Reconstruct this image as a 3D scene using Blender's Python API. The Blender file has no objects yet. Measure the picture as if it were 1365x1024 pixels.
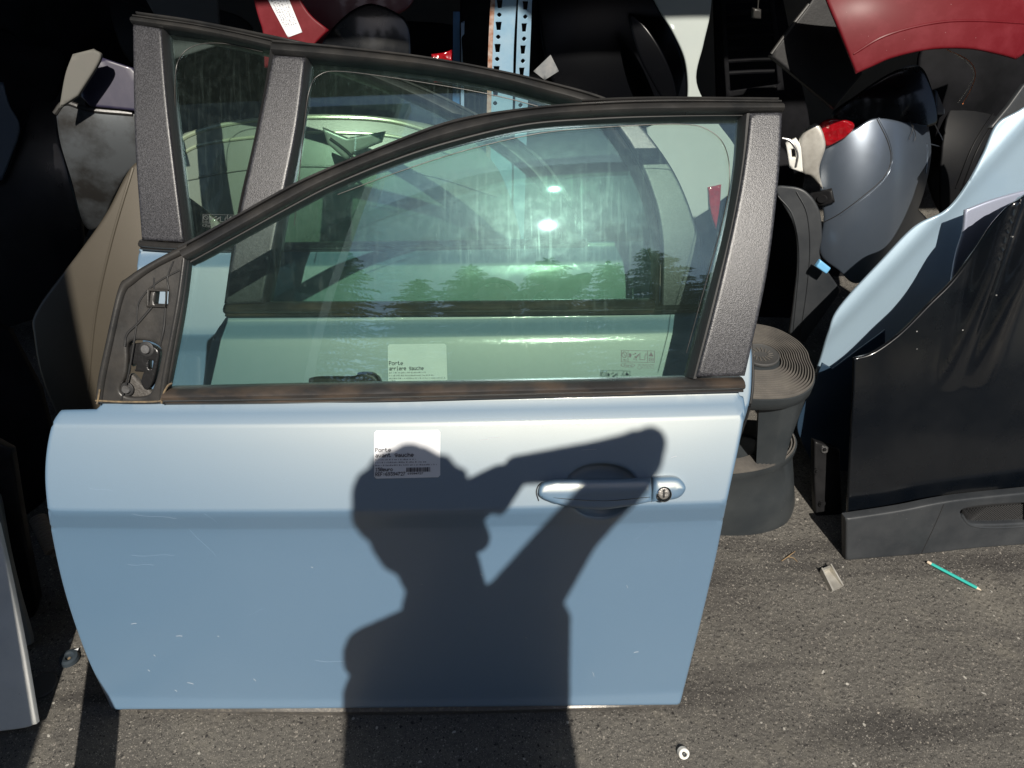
import bpy, bmesh, math, random
import numpy as np
from mathutils import Vector, Matrix, Euler, noise
from mathutils.geometry import delaunay_2d_cdt
random.seed(7)
R = math.radians
C = bpy.context.scene
COL = C.collection
# ------------------------------------------------------------------ camera, sky, sun, exposure
CAM_H = 1.45; F_PX = 986.0
cam_rot = Matrix.Rotation(R(50), 3, 'X') @ Matrix.Rotation(R(-0.9), 3, 'Z')
CP = Vector((0, 0, CAM_H))
cd = bpy.data.cameras.new('camera'); cam = bpy.data.objects.new('camera', cd); COL.objects.link(cam)
cd.sensor_width = 36; cd.lens = 36 * F_PX / 1365; cd.clip_start = 0.01; cd.clip_end = 500
cam.matrix_world = Matrix.Translation(CP) @ cam_rot.to_4x4()
C.camera = cam
def ray(x, y):
    return (cam_rot @ Vector(((x - 682.5) / F_PX, -(y - 512) / F_PX, -1))).normalized()
SUN = -ray(600, 690)                       # direction towards the sun
sun_el = math.asin(SUN.z)
w = bpy.data.worlds.new('World'); C.world = w; w.use_nodes = True
nt = w.node_tree; bg = nt.nodes['Background']
sky = nt.nodes.new('ShaderNodeTexSky'); sky.sky_type = 'NISHITA'; sky.sun_disc = False
sky.sun_elevation = sun_el; sky.sun_rotation = math.atan2(SUN.x, SUN.y)
sky.air_density = 1.0; sky.dust_density = 1.0; sky.ozone_density = 2.2
nt.links.new(sky.outputs[0], bg.inputs[0]); bg.inputs[1].default_value = 0.066
ld = bpy.data.lights.new('sun', 'SUN'); ld.energy = 4.9; ld.angle = R(0.53); ld.color = (1.0, 0.935, 0.83)
lo = bpy.data.objects.new('sun', ld); COL.objects.link(lo)
lo.rotation_euler = SUN.to_track_quat('Z', 'Y').to_euler()
C.view_settings.view_transform = 'Standard'; C.view_settings.look = 'None'
C.view_settings.gamma = 1; C.view_settings.use_curve_mapping = False; C.view_settings.exposure = 0.35
try: C.cycles.max_bounces = 12; C.cycles.transparent_max_bounces = 24; C.cycles.sample_clamp_indirect = 4
except Exception: pass

# ------------------------------------------------------------------ materials
MATS = {}
def mat(name, col, rough=0.5, metal=0.0, col2=None, nscale=6.0, nlo=0.35, nhi=0.7, bump=0.0, bscale=200.0,
        coat=0.0, coat_rough=0.03, flake=0.0, speck=None, speck_scale=60, speck_amt=0.05, rvar=0.0, spec=0.5, stretch=None, vor=False, emis=None):
    if name in MATS: return MATS[name]
    m = bpy.data.materials.new(name); m.use_nodes = True; MATS[name] = m
    n = m.node_tree.nodes; l = m.node_tree.links; b = n['Principled BSDF']
    b.inputs['Roughness'].default_value = rough; b.inputs['Metallic'].default_value = metal
    b.inputs['Specular IOR Level'].default_value = spec
    b.inputs['Coat Weight'].default_value = coat; b.inputs['Coat Roughness'].default_value = coat_rough
    tc = n.new('ShaderNodeTexCoord'); src = tc.outputs['Object']
    if stretch:
        mp = n.new('ShaderNodeMapping'); mp.inputs['Scale'].default_value = stretch; l.new(src, mp.inputs[0]); src2 = mp.outputs[0]
    else: src2 = src
    def nz(scale, det=6, vec=src, r=0.6):
        t = n.new('ShaderNodeTexNoise'); t.inputs['Scale'].default_value = scale; t.inputs['Detail'].default_value = det
        t.inputs['Roughness'].default_value = r; l.new(vec, t.inputs['Vector']); return t.outputs[0]
    def ramp(x, lo, hi, a=0.0, c=1.0):
        t = n.new('ShaderNodeMapRange'); t.inputs[1].default_value = lo; t.inputs[2].default_value = hi
        t.inputs[3].default_value = a; t.inputs[4].default_value = c; t.clamp = True; l.new(x, t.inputs[0]); return t.outputs[0]
    def mix(f, a, c):
        t = n.new('ShaderNodeMix'); t.data_type = 'RGBA'
        if isinstance(f, float): t.inputs[0].default_value = f
        else: l.new(f, t.inputs[0])
        for s, v in ((6, a), (7, c)):
            if isinstance(v, tuple): t.inputs[s].default_value = (*v, 1)
            else: l.new(v, t.inputs[s])
        return t.outputs[2]
    c = col
    if col2: c = mix(ramp(nz(nscale, 8, src2), nlo, nhi), col, col2)
    if flake:
        c = mix(ramp(nz(900, 1), 0.3, 0.75, 0, 1), tuple(x * (1 - flake) for x in col) if not col2 else c, tuple(min(1, x * (1 + flake)) for x in col))
    if speck:
        v = n.new('ShaderNodeTexVoronoi'); v.inputs['Scale'].default_value = speck_scale; l.new(src, v.inputs['Vector'])
        big = ramp(nz(9, 3), 0.45, 0.6)
        d = ramp(v.outputs['Distance'], speck_amt * 0.7, speck_amt, 1, 0)
        mu = n.new('ShaderNodeMath'); mu.operation = 'MULTIPLY'; l.new(d, mu.inputs[0]); l.new(big, mu.inputs[1])
        c = mix(mu.outputs[0], c, speck)
    if isinstance(c, tuple): b.inputs['Base Color'].default_value = (*c, 1)
    else: l.new(c, b.inputs['Base Color'])
    if rvar:
        l.new(ramp(nz(nscale * 1.7, 6, src2), 0.3, 0.7, max(0, rough - rvar), rough + rvar), b.inputs['Roughness'])
    if bump:
        bp = n.new('ShaderNodeBump'); bp.inputs['Strength'].default_value = 1; bp.inputs['Distance'].default_value = bump
        if vor:
            v = n.new('ShaderNodeTexVoronoi'); v.inputs['Scale'].default_value = bscale; l.new(src, v.inputs['Vector']); l.new(v.outputs['Distance'], bp.inputs['Height'])
        else: l.new(nz(bscale, 4), bp.inputs['Height'])
        l.new(bp.outputs[0], b.inputs['Normal'])
        if coat: l.new(bp.outputs[0], b.inputs['Coat Normal'])
    return m

PAINT = mat('blue_metallic_paint', (0.072, 0.154, 0.262), 0.5, 0.0, col2=(0.084, 0.168, 0.274), nscale=3, bump=0.00012, bscale=700, flake=0.14, coat=0.5, coat_rough=0.05, rvar=0.03, spec=0.6)
def add_flakes(m, col, rough, wgt):
    n = m.node_tree.nodes; l = m.node_tree.links; b = n['Principled BSDF']; out = n['Material Output']
    g_ = n.new('ShaderNodeBsdfAnisotropic'); g_.inputs['Color'].default_value = (*col, 1); g_.inputs['Roughness'].default_value = rough
    mx = n.new('ShaderNodeMixShader'); mx.inputs[0].default_value = wgt
    l.new(b.outputs[0], mx.inputs[1]); l.new(g_.outputs[0], mx.inputs[2]); l.new(mx.outputs[0], out.inputs[0])
add_flakes(PAINT, (0.98, 0.90, 0.64), 0.56, 0.138)
PAINT_IN = mat('door_inner_paint', (0.16, 0.22, 0.32), 0.5, 0.3)
PILLAR = mat('grained_pillar_film', (0.014, 0.0145, 0.018), 0.36, 0.0, col2=(0.068, 0.068, 0.078), nscale=330, nlo=0.42, nhi=0.72, bump=0.00040, bscale=620, rvar=0.03, spec=0.7)
RUBBER = mat('weathered_rubber', (0.016, 0.0165, 0.0175), 0.36, col2=(0.038, 0.036, 0.034), nscale=14, nlo=0.4, nhi=0.75, bump=0.0002, bscale=150, rvar=0.1, spec=0.6)
BELT = mat('weathered_belt_rubber', (0.022, 0.021, 0.021), 0.36, col2=(0.085, 0.06, 0.042), nscale=9, nlo=0.45, nhi=0.75, stretch=(1, 1, 4), bump=0.0003, bscale=120, rvar=0.1, spec=0.6)
SEAL = mat('black_seal', (0.012, 0.012, 0.013), 0.6, bump=0.0002, bscale=300)
SAIL = mat('mirror_base_plastic', (0.020, 0.020, 0.0205), 0.40, col2=(0.040, 0.037, 0.034), nscale=18, bump=0.0002, bscale=260, rvar=0.08)
DIRT = mat('dirt_crust', (0.22, 0.16, 0.09), 0.9, col2=(0.06, 0.05, 0.04), nscale=120, bump=0.0008, bscale=300)
HEM = mat('hem_reflection_paint', (0.11, 0.105, 0.10), 0.35, 0.3, col2=(0.24, 0.22, 0.19), nscale=160, nlo=0.5, nhi=0.7, bump=0.0004, bscale=400)  # speckled grey imitates the ground mirrored in the door's bottom lip
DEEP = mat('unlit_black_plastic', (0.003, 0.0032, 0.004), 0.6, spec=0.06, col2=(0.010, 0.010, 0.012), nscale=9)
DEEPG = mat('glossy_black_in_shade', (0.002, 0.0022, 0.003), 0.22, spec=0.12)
STEEL = mat('bare_steel', (0.55, 0.55, 0.56), 0.3, 0.9, col2=(0.3, 0.29, 0.28), nscale=90)
CHROME = mat('chrome', (0.7, 0.72, 0.73), 0.12, 1.0)
PLAST = mat('black_plastic', (0.006, 0.006, 0.007), 0.45, spec=0.25, col2=(0.014, 0.014, 0.015), nscale=12, bump=0.0002, bscale=200, rvar=0.12, speck=(0.3, 0.29, 0.27), speck_scale=45, speck_amt=0.03)
GREYPL = mat('grey_black_plastic', (0.022, 0.025, 0.029), 0.44, spec=0.35, col2=(0.042, 0.045, 0.049), nscale=10, bump=0.00015, bscale=300, rvar=0.08, speck=(0.3, 0.29, 0.27), speck_scale=55, speck_amt=0.035)
BLACKP = mat('black_scratched_paint', (0.0014, 0.0024, 0.0042), 0.3, spec=0.25, col2=(0.0036, 0.0046, 0.0064), nscale=8, rvar=0.08, coat=0.8, coat_rough=0.10, speck=(0.45, 0.45, 0.44), speck_scale=28, speck_amt=0.05, bump=0.00008, bscale=60)
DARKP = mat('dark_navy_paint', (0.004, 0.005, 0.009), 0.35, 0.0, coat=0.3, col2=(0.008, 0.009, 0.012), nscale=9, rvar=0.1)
LBLUE = mat('pale_blue_paint', (0.27, 0.37, 0.46), 0.5, 0.25, spec=0.3, flake=0.06, coat=0.7, coat_rough=0.12, rvar=0.05, nscale=5, col2=(0.29, 0.39, 0.47))
LILAC = mat('silver_lilac_paint', (0.33, 0.36, 0.46), 0.40, 0.4, flake=0.08, coat=0.6, coat_rough=0.1)
GREYB = mat('grey_blue_paint', (0.085, 0.108, 0.145), 0.34, 0.55, flake=0.12, coat=0.5, coat_rough=0.12, col2=(0.115, 0.14, 0.175), nscale=6, rvar=0.06, bump=0.0001, bscale=500)
RED = mat('dusty_red_paint', (0.105, 0.002, 0.006), 0.6, 0.0, spec=0.2, col2=(0.15, 0.015, 0.022), nscale=22, nlo=0.45, nhi=0.85, coat=0.05, coat_rough=0.25, speck=(0.7, 0.45, 0.45), speck_scale=70, speck_amt=0.04)
SILVER = mat('silver_paint', (0.31, 0.345, 0.335), 0.6, 0.0, spec=0.15, col2=(0.36, 0.39, 0.37), nscale=8, coat=0.1, flake=0.06)
CHAMP = mat('champagne_paint', (0.27, 0.28, 0.24), 0.45, 0.3, coat=0.5, flake=0.07, col2=(0.31, 0.31, 0.27), nscale=5)
BRONZE = mat('bronze_paint', (0.056, 0.048, 0.036), 0.42, 0.3, coat=0.3, flake=0.16, col2=(0.07, 0.060, 0.046), nscale=6)
CREAMT = mat('cream_moulding', (0.55, 0.56, 0.40), 0.25, 0.3, coat=0.6)
WHITEP = mat('chalky_white_paint', (0.80, 0.80, 0.76), 0.5, col2=(0.68, 0.69, 0.66), nscale=12, speck=(0.05, 0.05, 0.05), speck_scale=50, speck_amt=0.06)
RACKM = mat('blue_rack_paint', (0.24, 0.40, 0.54), 0.45, col2=(0.33, 0.47, 0.58), nscale=20, bump=0.0002, bscale=120)
RACKD = mat('deep_blue_paint', (0.07, 0.18, 0.38), 0.45)
RUST = mat('rusty_edge', (0.30, 0.13, 0.07), 0.85, col2=(0.50, 0.42, 0.38), nscale=60, bump=0.0008, bscale=200)
PAPER = mat('label_paper', (0.70, 0.71, 0.73), 0.5, spec=0.2, col2=(0.64, 0.66, 0.69), nscale=25, bump=0.0004, bscale=14)
INK = mat('label_ink', (0.03, 0.03, 0.045), 0.6)
INKL = mat('faint_ink', (0.25, 0.25, 0.28), 0.6)
GMARK = mat('glass_etch', (0.05, 0.06, 0.06), 0.7)
TREAD = mat('worn_tread_rubber', (0.112, 0.102, 0.090), 0.8, col2=(0.06, 0.056, 0.052), nscale=18, bump=0.0004, bscale=300)
STOOL = mat('stool_plastic', (0.022, 0.027, 0.031), 0.5, col2=(0.038, 0.043, 0.046), nscale=10, rvar=0.08, bump=0.00015, bscale=300, speck=(0.35, 0.33, 0.3), speck_scale=70, speck_amt=0.04)
TAILR = mat('red_lamp_lens', (0.24, 0.004, 0.008), 0.12, coat=1.0, bump=0.004, bscale=60, vor=True)
ALU = mat('cast_aluminium', (0.62, 0.60, 0.55), 0.42, 0.6, col2=(0.4, 0.38, 0.34), nscale=30)
WOOD = mat('weathered_timber', (0.2, 0.14, 0.09), 0.8, col2=(0.12, 0.08, 0.05), nscale=14, stretch=(8, 8, 1))
CONC = mat('rendered_concrete', (0.32, 0.31, 0.29), 0.9, col2=(0.24, 0.23, 0.22), nscale=3, bump=0.002, bscale=40)
ROOFM = mat('dark_sheet_steel', (0.03, 0.032, 0.034), 0.6, col2=(0.05, 0.045, 0.04), nscale=4)
TEAL = mat('teal_lacquer', (0.03, 0.42, 0.36), 0.35)
TIP = mat('pale_wood_tip', (0.6, 0.5, 0.38), 0.7)
TWIGM = mat('dry_twig', (0.22, 0.15, 0.08), 0.8)
WHITEPL = mat('white_plastic', (0.75, 0.74, 0.7), 0.4)
CLIPB = mat('light_blue_plastic', (0.16, 0.42, 0.68), 0.45)
BARK = mat('bark', (0.08, 0.055, 0.04), 0.9, col2=(0.05, 0.035, 0.025), nscale=8)
NEEDLE = mat('spruce_needles', (0.035, 0.07, 0.025), 0.6, col2=(0.055, 0.095, 0.04), nscale=2)

add_flakes(GREYB, (0.8, 0.85, 0.9), 0.34, 0.085); add_flakes(LBLUE, (0.85, 0.84, 0.78), 0.5, 0.03)
def ground_mat():
    m = bpy.data.materials.new('oily_asphalt'); m.use_nodes = True
    n = m.node_tree.nodes; l = m.node_tree.links; b = n['Principled BSDF']
    tc = n.new('ShaderNodeTexCoord'); src = tc.outputs['Object']
    def nz(s, d=6, r=0.6, v=src):
        t = n.new('ShaderNodeTexNoise'); t.inputs['Scale'].default_value = s; t.inputs['Detail'].default_value = d; t.inputs['Roughness'].default_value = r; l.new(v, t.inputs['Vector']); return t
    def vo(s, feat='F1'):
        t = n.new('ShaderNodeTexVoronoi'); t.inputs['Scale'].default_value = s; t.feature = feat
        wv = n.new('ShaderNodeVectorMath'); wv.operation = 'ADD'
        q = nz(s * 0.8, 2); sc = n.new('ShaderNodeVectorMath'); sc.operation = 'SCALE'; sc.inputs[3].default_value = 0.9 / s
        l.new(q.outputs[1], sc.inputs[0]); l.new(src, wv.inputs[0]); l.new(sc.outputs[0], wv.inputs[1]); l.new(wv.outputs[0], t.inputs['Vector']); return t
    def mr(x, a, c, d=0.0, e=1.0):
        t = n.new('ShaderNodeMapRange'); t.inputs[1].default_value = a; t.inputs[2].default_value = c; t.inputs[3].default_value = d; t.inputs[4].default_value = e; l.new(x, t.inputs[0]); return t.outputs[0]
    def mul(a, c, op='MULTIPLY'):
        t = n.new('ShaderNodeMath'); t.operation = op
        for i, v in enumerate((a, c)):
            if isinstance(v, float): t.inputs[i].default_value = v
            else: l.new(v, t.inputs[i])
        return t.outputs[0]
    def mix(f, a, c):
        t = n.new('ShaderNodeMix'); t.data_type = 'RGBA'; l.new(f, t.inputs[0])
        for s, v in ((6, a), (7, c)):
            if isinstance(v, tuple): t.inputs[s].default_value = (*v, 1)
            else: l.new(v, t.inputs[s])
        return t.outputs[2]
    fine = nz(420, 5, 0.7).outputs[0]; med = nz(90, 6, 0.7).outputs[0]; big = nz(3.2, 5, 0.6).outputs[0]; big2 = nz(9, 5, 0.65).outputs[0]
    c = mix(mr(fine, 0.35, 0.68), (0.034, 0.032, 0.030), (0.158, 0.148, 0.132))
    c = mix(mr(med, 0.4, 0.7, 0, 0.7), c, (0.150, 0.140, 0.122))
    c = mix(mr(big, 0.48, 0.68, 0, 0.6), c, (0.050, 0.045, 0.042))
    c = mix(mr(big2, 0.55, 0.75, 0, 0.6), c, (0.19, 0.175, 0.145))
    mpg = n.new('ShaderNodeMapping'); mpg.inputs['Rotation'].default_value = (0, 0, R(-38)); mpg.inputs['Scale'].default_value = (1.0, 6.5, 1); l.new(src, mpg.inputs[0])
    st = nz(1.1, 5, 0.6, mpg.outputs[0]).outputs[0]; c = mix(mr(st, 0.53, 0.64, 0, 0.72), c, (0.036, 0.033, 0.031))
    st2 = nz(1.7, 6, 0.7).outputs[0]; c = mix(mr(st2, 0.56, 0.68, 0, 0.6), c, (0.20, 0.185, 0.155))
    for s, amt, colr, den in ((75, 0.22, (0.22, 0.20, 0.175), 0.80), (140, 0.26, (0.26, 0.24, 0.21), 0.74), (300, 0.30, (0.25, 0.232, 0.205), 0.58), (45, 0.15, (0.42, 0.40, 0.36), 0.86), (150, 0.3, (0.026, 0.024, 0.023), 0.7), (60, 0.2, (0.024, 0.022, 0.021), 0.75), (420, 0.3, (0.33, 0.30, 0.26), 0.85)):
        v = vo(s); sep = n.new('ShaderNodeSeparateColor'); l.new(v.outputs['Color'], sep.inputs[0])
        k = mul(mr(v.outputs['Distance'], amt, amt * 0.75), mr(sep.outputs[0], den, den + 0.02))
        c = mix(k, c, colr)
    l.new(c, b.inputs['Base Color']); b.inputs['Roughness'].default_value = 0.85
    v1 = vo(85); h = mul(mr(v1.outputs['Distance'], 0.0, 0.5, 1, 0), mul(fine, 1.2), 'ADD'); h = mul(h, med, 'ADD')
    bp = n.new('ShaderNodeBump'); bp.inputs['Distance'].default_value = 0.0035; bp.inputs['Strength'].default_value = 0.9
    l.new(h, bp.inputs['Height']); l.new(bp.outputs[0], b.inputs['Normal'])
    return m

def glass_mat(name, tint, dust=0.05, film=0.02, ior=1.5, dustcol=(0.55, 0.68, 0.66)):
    m = bpy.data.materials.new(name); m.use_nodes = True
    n = m.node_tree.nodes; l = m.node_tree.links; n.remove(n['Principled BSDF']); out = n['Material Output']
    tr = n.new('ShaderNodeBsdfTransparent'); tr.inputs[0].default_value = (*tint, 1)
    gl = n.new('ShaderNodeBsdfAnisotropic'); gl.inputs['Roughness'].default_value = 0.012; gl.inputs['Color'].default_value = (0.66, 0.88, 1.0, 1)
    g2 = n.new('ShaderNodeBsdfAnisotropic'); g2.inputs['Roughness'].default_value = 0.25; g2.inputs['Color'].default_value = (0.55, 1, 0.86, 1)
    df = n.new('ShaderNodeBsdfDiffuse'); df.inputs[0].default_value = (*dustcol, 1)
    tc = n.new('ShaderNodeTexCoord')
    def nz(scale, mp, det=5):
        a = n.new('ShaderNodeMapping'); a.inputs['Scale'].default_value = mp; l.new(tc.outputs['Object'], a.inputs[0])
        t = n.new('ShaderNodeTexNoise'); t.inputs['Scale'].default_value = scale; t.inputs['Detail'].default_value = det; t.inputs['Roughness'].default_value = 0.65; l.new(a.outputs[0], t.inputs[0]); return t.outputs[0]
    def mr(x, a, c, d, e):
        t = n.new('ShaderNodeMapRange'); t.inputs[1].default_value = a; t.inputs[2].default_value = c; t.inputs[3].default_value = d; t.inputs[4].default_value = e; l.new(x, t.inputs[0]); return t.outputs[0]
    def op(a, c, o):
        t = n.new('ShaderNodeMath'); t.operation = o
        for i, v in enumerate((a, c)):
            if isinstance(v, float): t.inputs[i].default_value = v
            else: l.new(v, t.inputs[i])
        return t.outputs[0]
    geo = n.new('ShaderNodeNewGeometry'); dp = n.new('ShaderNodeVectorMath'); dp.operation = 'DOT_PRODUCT'
    l.new(geo.outputs['Incoming'], dp.inputs[0]); l.new(geo.outputs['Normal'], dp.inputs[1])
    ab = n.new('ShaderNodeMath'); ab.operation = 'ABSOLUTE'; l.new(dp.outputs['Value'], ab.inputs[0])
    frv = op(op(op(1.0, ab.outputs[0], 'SUBTRACT'), 5.0, 'POWER'), 1.0 - ior, 'MULTIPLY'); frv = op(frv, ior, 'ADD')
    s1 = mr(nz(1, (170, 10, 6)), 0.55, 0.75, 0, dust * 1.6)      # run marks
    s2 = mr(nz(1, (60, 60, 60)), 0.45, 0.7, 0, dust * 0.7)
    s3 = mr(nz(1, (3.5, 3.5, 3.5)), 0.35, 0.65, 0.25, 1.1)
    # short scratch-like drips
    s4 = mr(nz(1, (420, 40, 36), 2), 0.70, 0.76, 0, dust * 4.0)
    d = op(op(op(s1, s2, 'ADD'), s4, 'ADD'), s3, 'MULTIPLY'); d = op(d, dust * 0.35, 'ADD')
    m1 = n.new('ShaderNodeMixShader'); l.new(d, m1.inputs[0]); l.new(tr.outputs[0], m1.inputs[1]); l.new(df.outputs[0], m1.inputs[2])
    m2 = n.new('ShaderNodeMixShader'); l.new(op(d, film / dust, 'MULTIPLY'), m2.inputs[0]); l.new(m1.outputs[0], m2.inputs[1]); l.new(g2.outputs[0], m2.inputs[2])
    m3 = n.new('ShaderNodeMixShader'); l.new(frv, m3.inputs[0]); l.new(m2.outputs[0], m3.inputs[1]); l.new(gl.outputs[0], m3.inputs[2])
    l.new(m3.outputs[0], out.inputs[0])
    return m
GLASS = glass_mat('tinted_door_glass', (0.81, 0.90, 0.845), 0.016, 0.005, 0.12)
GLASSB = glass_mat('tinted_rear_glass', (0.80, 0.89, 0.85), 0.014, 0.003, 0.09)

# ------------------------------------------------------------------ object helpers
def thing(name, label, cat, loc=(0, 0, 0), group=None):
    o = bpy.data.objects.new(name, None); COL.objects.link(o); o.location = loc; o.empty_display_size = 0.1
    o['label'] = label; o['category'] = cat
    if group: o['group'] = group
    return o
def tag(o, label=None, cat=None, group=None, kind=None):
    if label: o['label'] = label
    if cat: o['category'] = cat
    if group: o['group'] = group
    if kind: o['kind'] = kind
    return o
WLOC = {}
def wloc(o):
    p = Vector((0, 0, 0))
    while o: p += o.location; o = o.parent
    return p
def mesh_obj(name, verts, faces, m, parent=None, smooth=True, angle=32):
    L = wloc(parent) if parent else Vector((0, 0, 0))
    me = bpy.data.meshes.new(name)
    me.from_pydata([tuple(Vector(v) - L) for v in verts], [], faces); me.validate(); me.update()
    bm = bmesh.new(); bm.from_mesh(me); bmesh.ops.recalc_face_normals(bm, faces=bm.faces); bm.to_mesh(me); bm.free()
    if smooth:
        me.polygons.foreach_set('use_smooth', [True] * len(me.polygons)); me.set_sharp_from_angle(angle=R(angle))
    o = bpy.data.objects.new(name, me); COL.objects.link(o); me.materials.append(m)
    if parent: o.parent = parent
    return o
def root_at(o):
    """move a top-level mesh's origin to its base"""
    me = o.data; vs = [v.co for v in me.vertices]
    c = Vector((sum(v.x for v in vs) / len(vs), sum(v.y for v in vs) / len(vs), min(v.z for v in vs)))
    for v in me.vertices: v.co -= c
    o.location = c; return o

def curve(pts, closed=False, n=7):
    """Catmull-Rom through 2-D points; a third entry marks a corner."""
    P = [(p[0], p[1]) for p in pts]; K = [len(p) > 2 for p in pts]; N = len(P); out = []
    segs = N if closed else N - 1
    for i in range(segs):
        a, b = P[i], P[(i + 1) % N]
        p0 = P[i - 1] if (i > 0 or closed) and not K[i] else (2 * a[0] - b[0], 2 * a[1] - b[1])
        j = (i + 1) % N
        p3 = P[(i + 2) % N] if (i + 2 < N or closed) and not K[j] else (2 * b[0] - a[0], 2 * b[1] - a[1])
        if K[i] and K[j]: out.append(a); 
        if K[i] and K[j]:
            L = math.dist(a, b); k = max(1, int(L / 22))
            for q in range(1, k): out.append((a[0] + (b[0] - a[0]) * q / k, a[1] + (b[1] - a[1]) * q / k))
            continue
        for q in range(n):
            t = q / n; r = []
            for c in (0, 1):
                r.append(0.5 * ((2 * a[c]) + (-p0[c] + b[c]) * t + (2 * p0[c] - 5 * a[c] + 4 * b[c] - p3[c]) * t * t + (-p0[c] + 3 * a[c] - 3 * b[c] + p3[c]) * t ** 3))
            out.append(tuple(r))
    if not closed: out.append(P[-1])
    return out
def corner(pts): return [(p[0], p[1], 1) for p in pts]

class Surf:
    def __init__(s, O, U, V, N, h=None): s.O, s.U, s.V, s.N, s.h = O, U, V, N, (h or (lambda u, v: 0.0))
    def P(s, u, v, off=0.0):
        h = s.h(u, v); e = 1e-3
        if off:
            hu = (s.h(u + e, v) - h) / e; hv = (s.h(u, v + e) - h) / e
            n = (s.N - hu * s.U - hv * s.V).normalized()
        p = s.O + u * s.U + v * s.V + h * s.N
        return p + off * n if off else p
    def hit(s, x, y, off=0.0):
        d = ray(x, y)
        t0 = (s.O + s.N * off - CP).dot(s.N) / d.dot(s.N)
        def g(t):
            q = CP + t * d - s.O; return q.dot(s.N) - s.h(q.dot(s.U), q.dot(s.V)) - off
        a, b = max(0.05, t0 - 0.5), t0 + 0.5
        sa = g(a) > 0
        if (g(b) > 0) == sa: t = t0
        else:
            for _ in range(26):
                m = (a + b) / 2
                if (g(m) > 0) == sa: a = m
                else: b = m
            t = (a + b) / 2
        q = CP + t * d - s.O
        return (q.dot(s.U), q.dot(s.V))
    def H(s, pts, off=0.0): return [s.hit(p[0], p[1], off) for p in pts]

def flat(px, y, lean, yaw=0, k1=0, k2=0, rot=0, extra=None):
    """plane through the point seen at px with world depth y; lean back, yaw; curvatures k1,k2 along axes turned by rot"""
    d = ray(*px); O = CP + d * (y / d.y)
    U = Vector((math.cos(R(yaw)), math.sin(R(yaw)), 0)); B = Vector((-math.sin(R(yaw)), math.cos(R(yaw)), 0))
    V = B * math.sin(R(lean)) + Vector((0, 0, math.cos(R(lean)))); N = U.cross(V)
    if N.dot(-d) < 0: N = -N
    cr, sr = math.cos(R(rot)), math.sin(R(rot))
    def h(u, v):
        a = u * cr + v * sr; b = -u * sr + v * cr
        r = -k1 * a * a - k2 * b * b
        return r + (extra(u, v, a, b) if extra else 0)
    return Surf(O, U, V, N, h)

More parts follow.
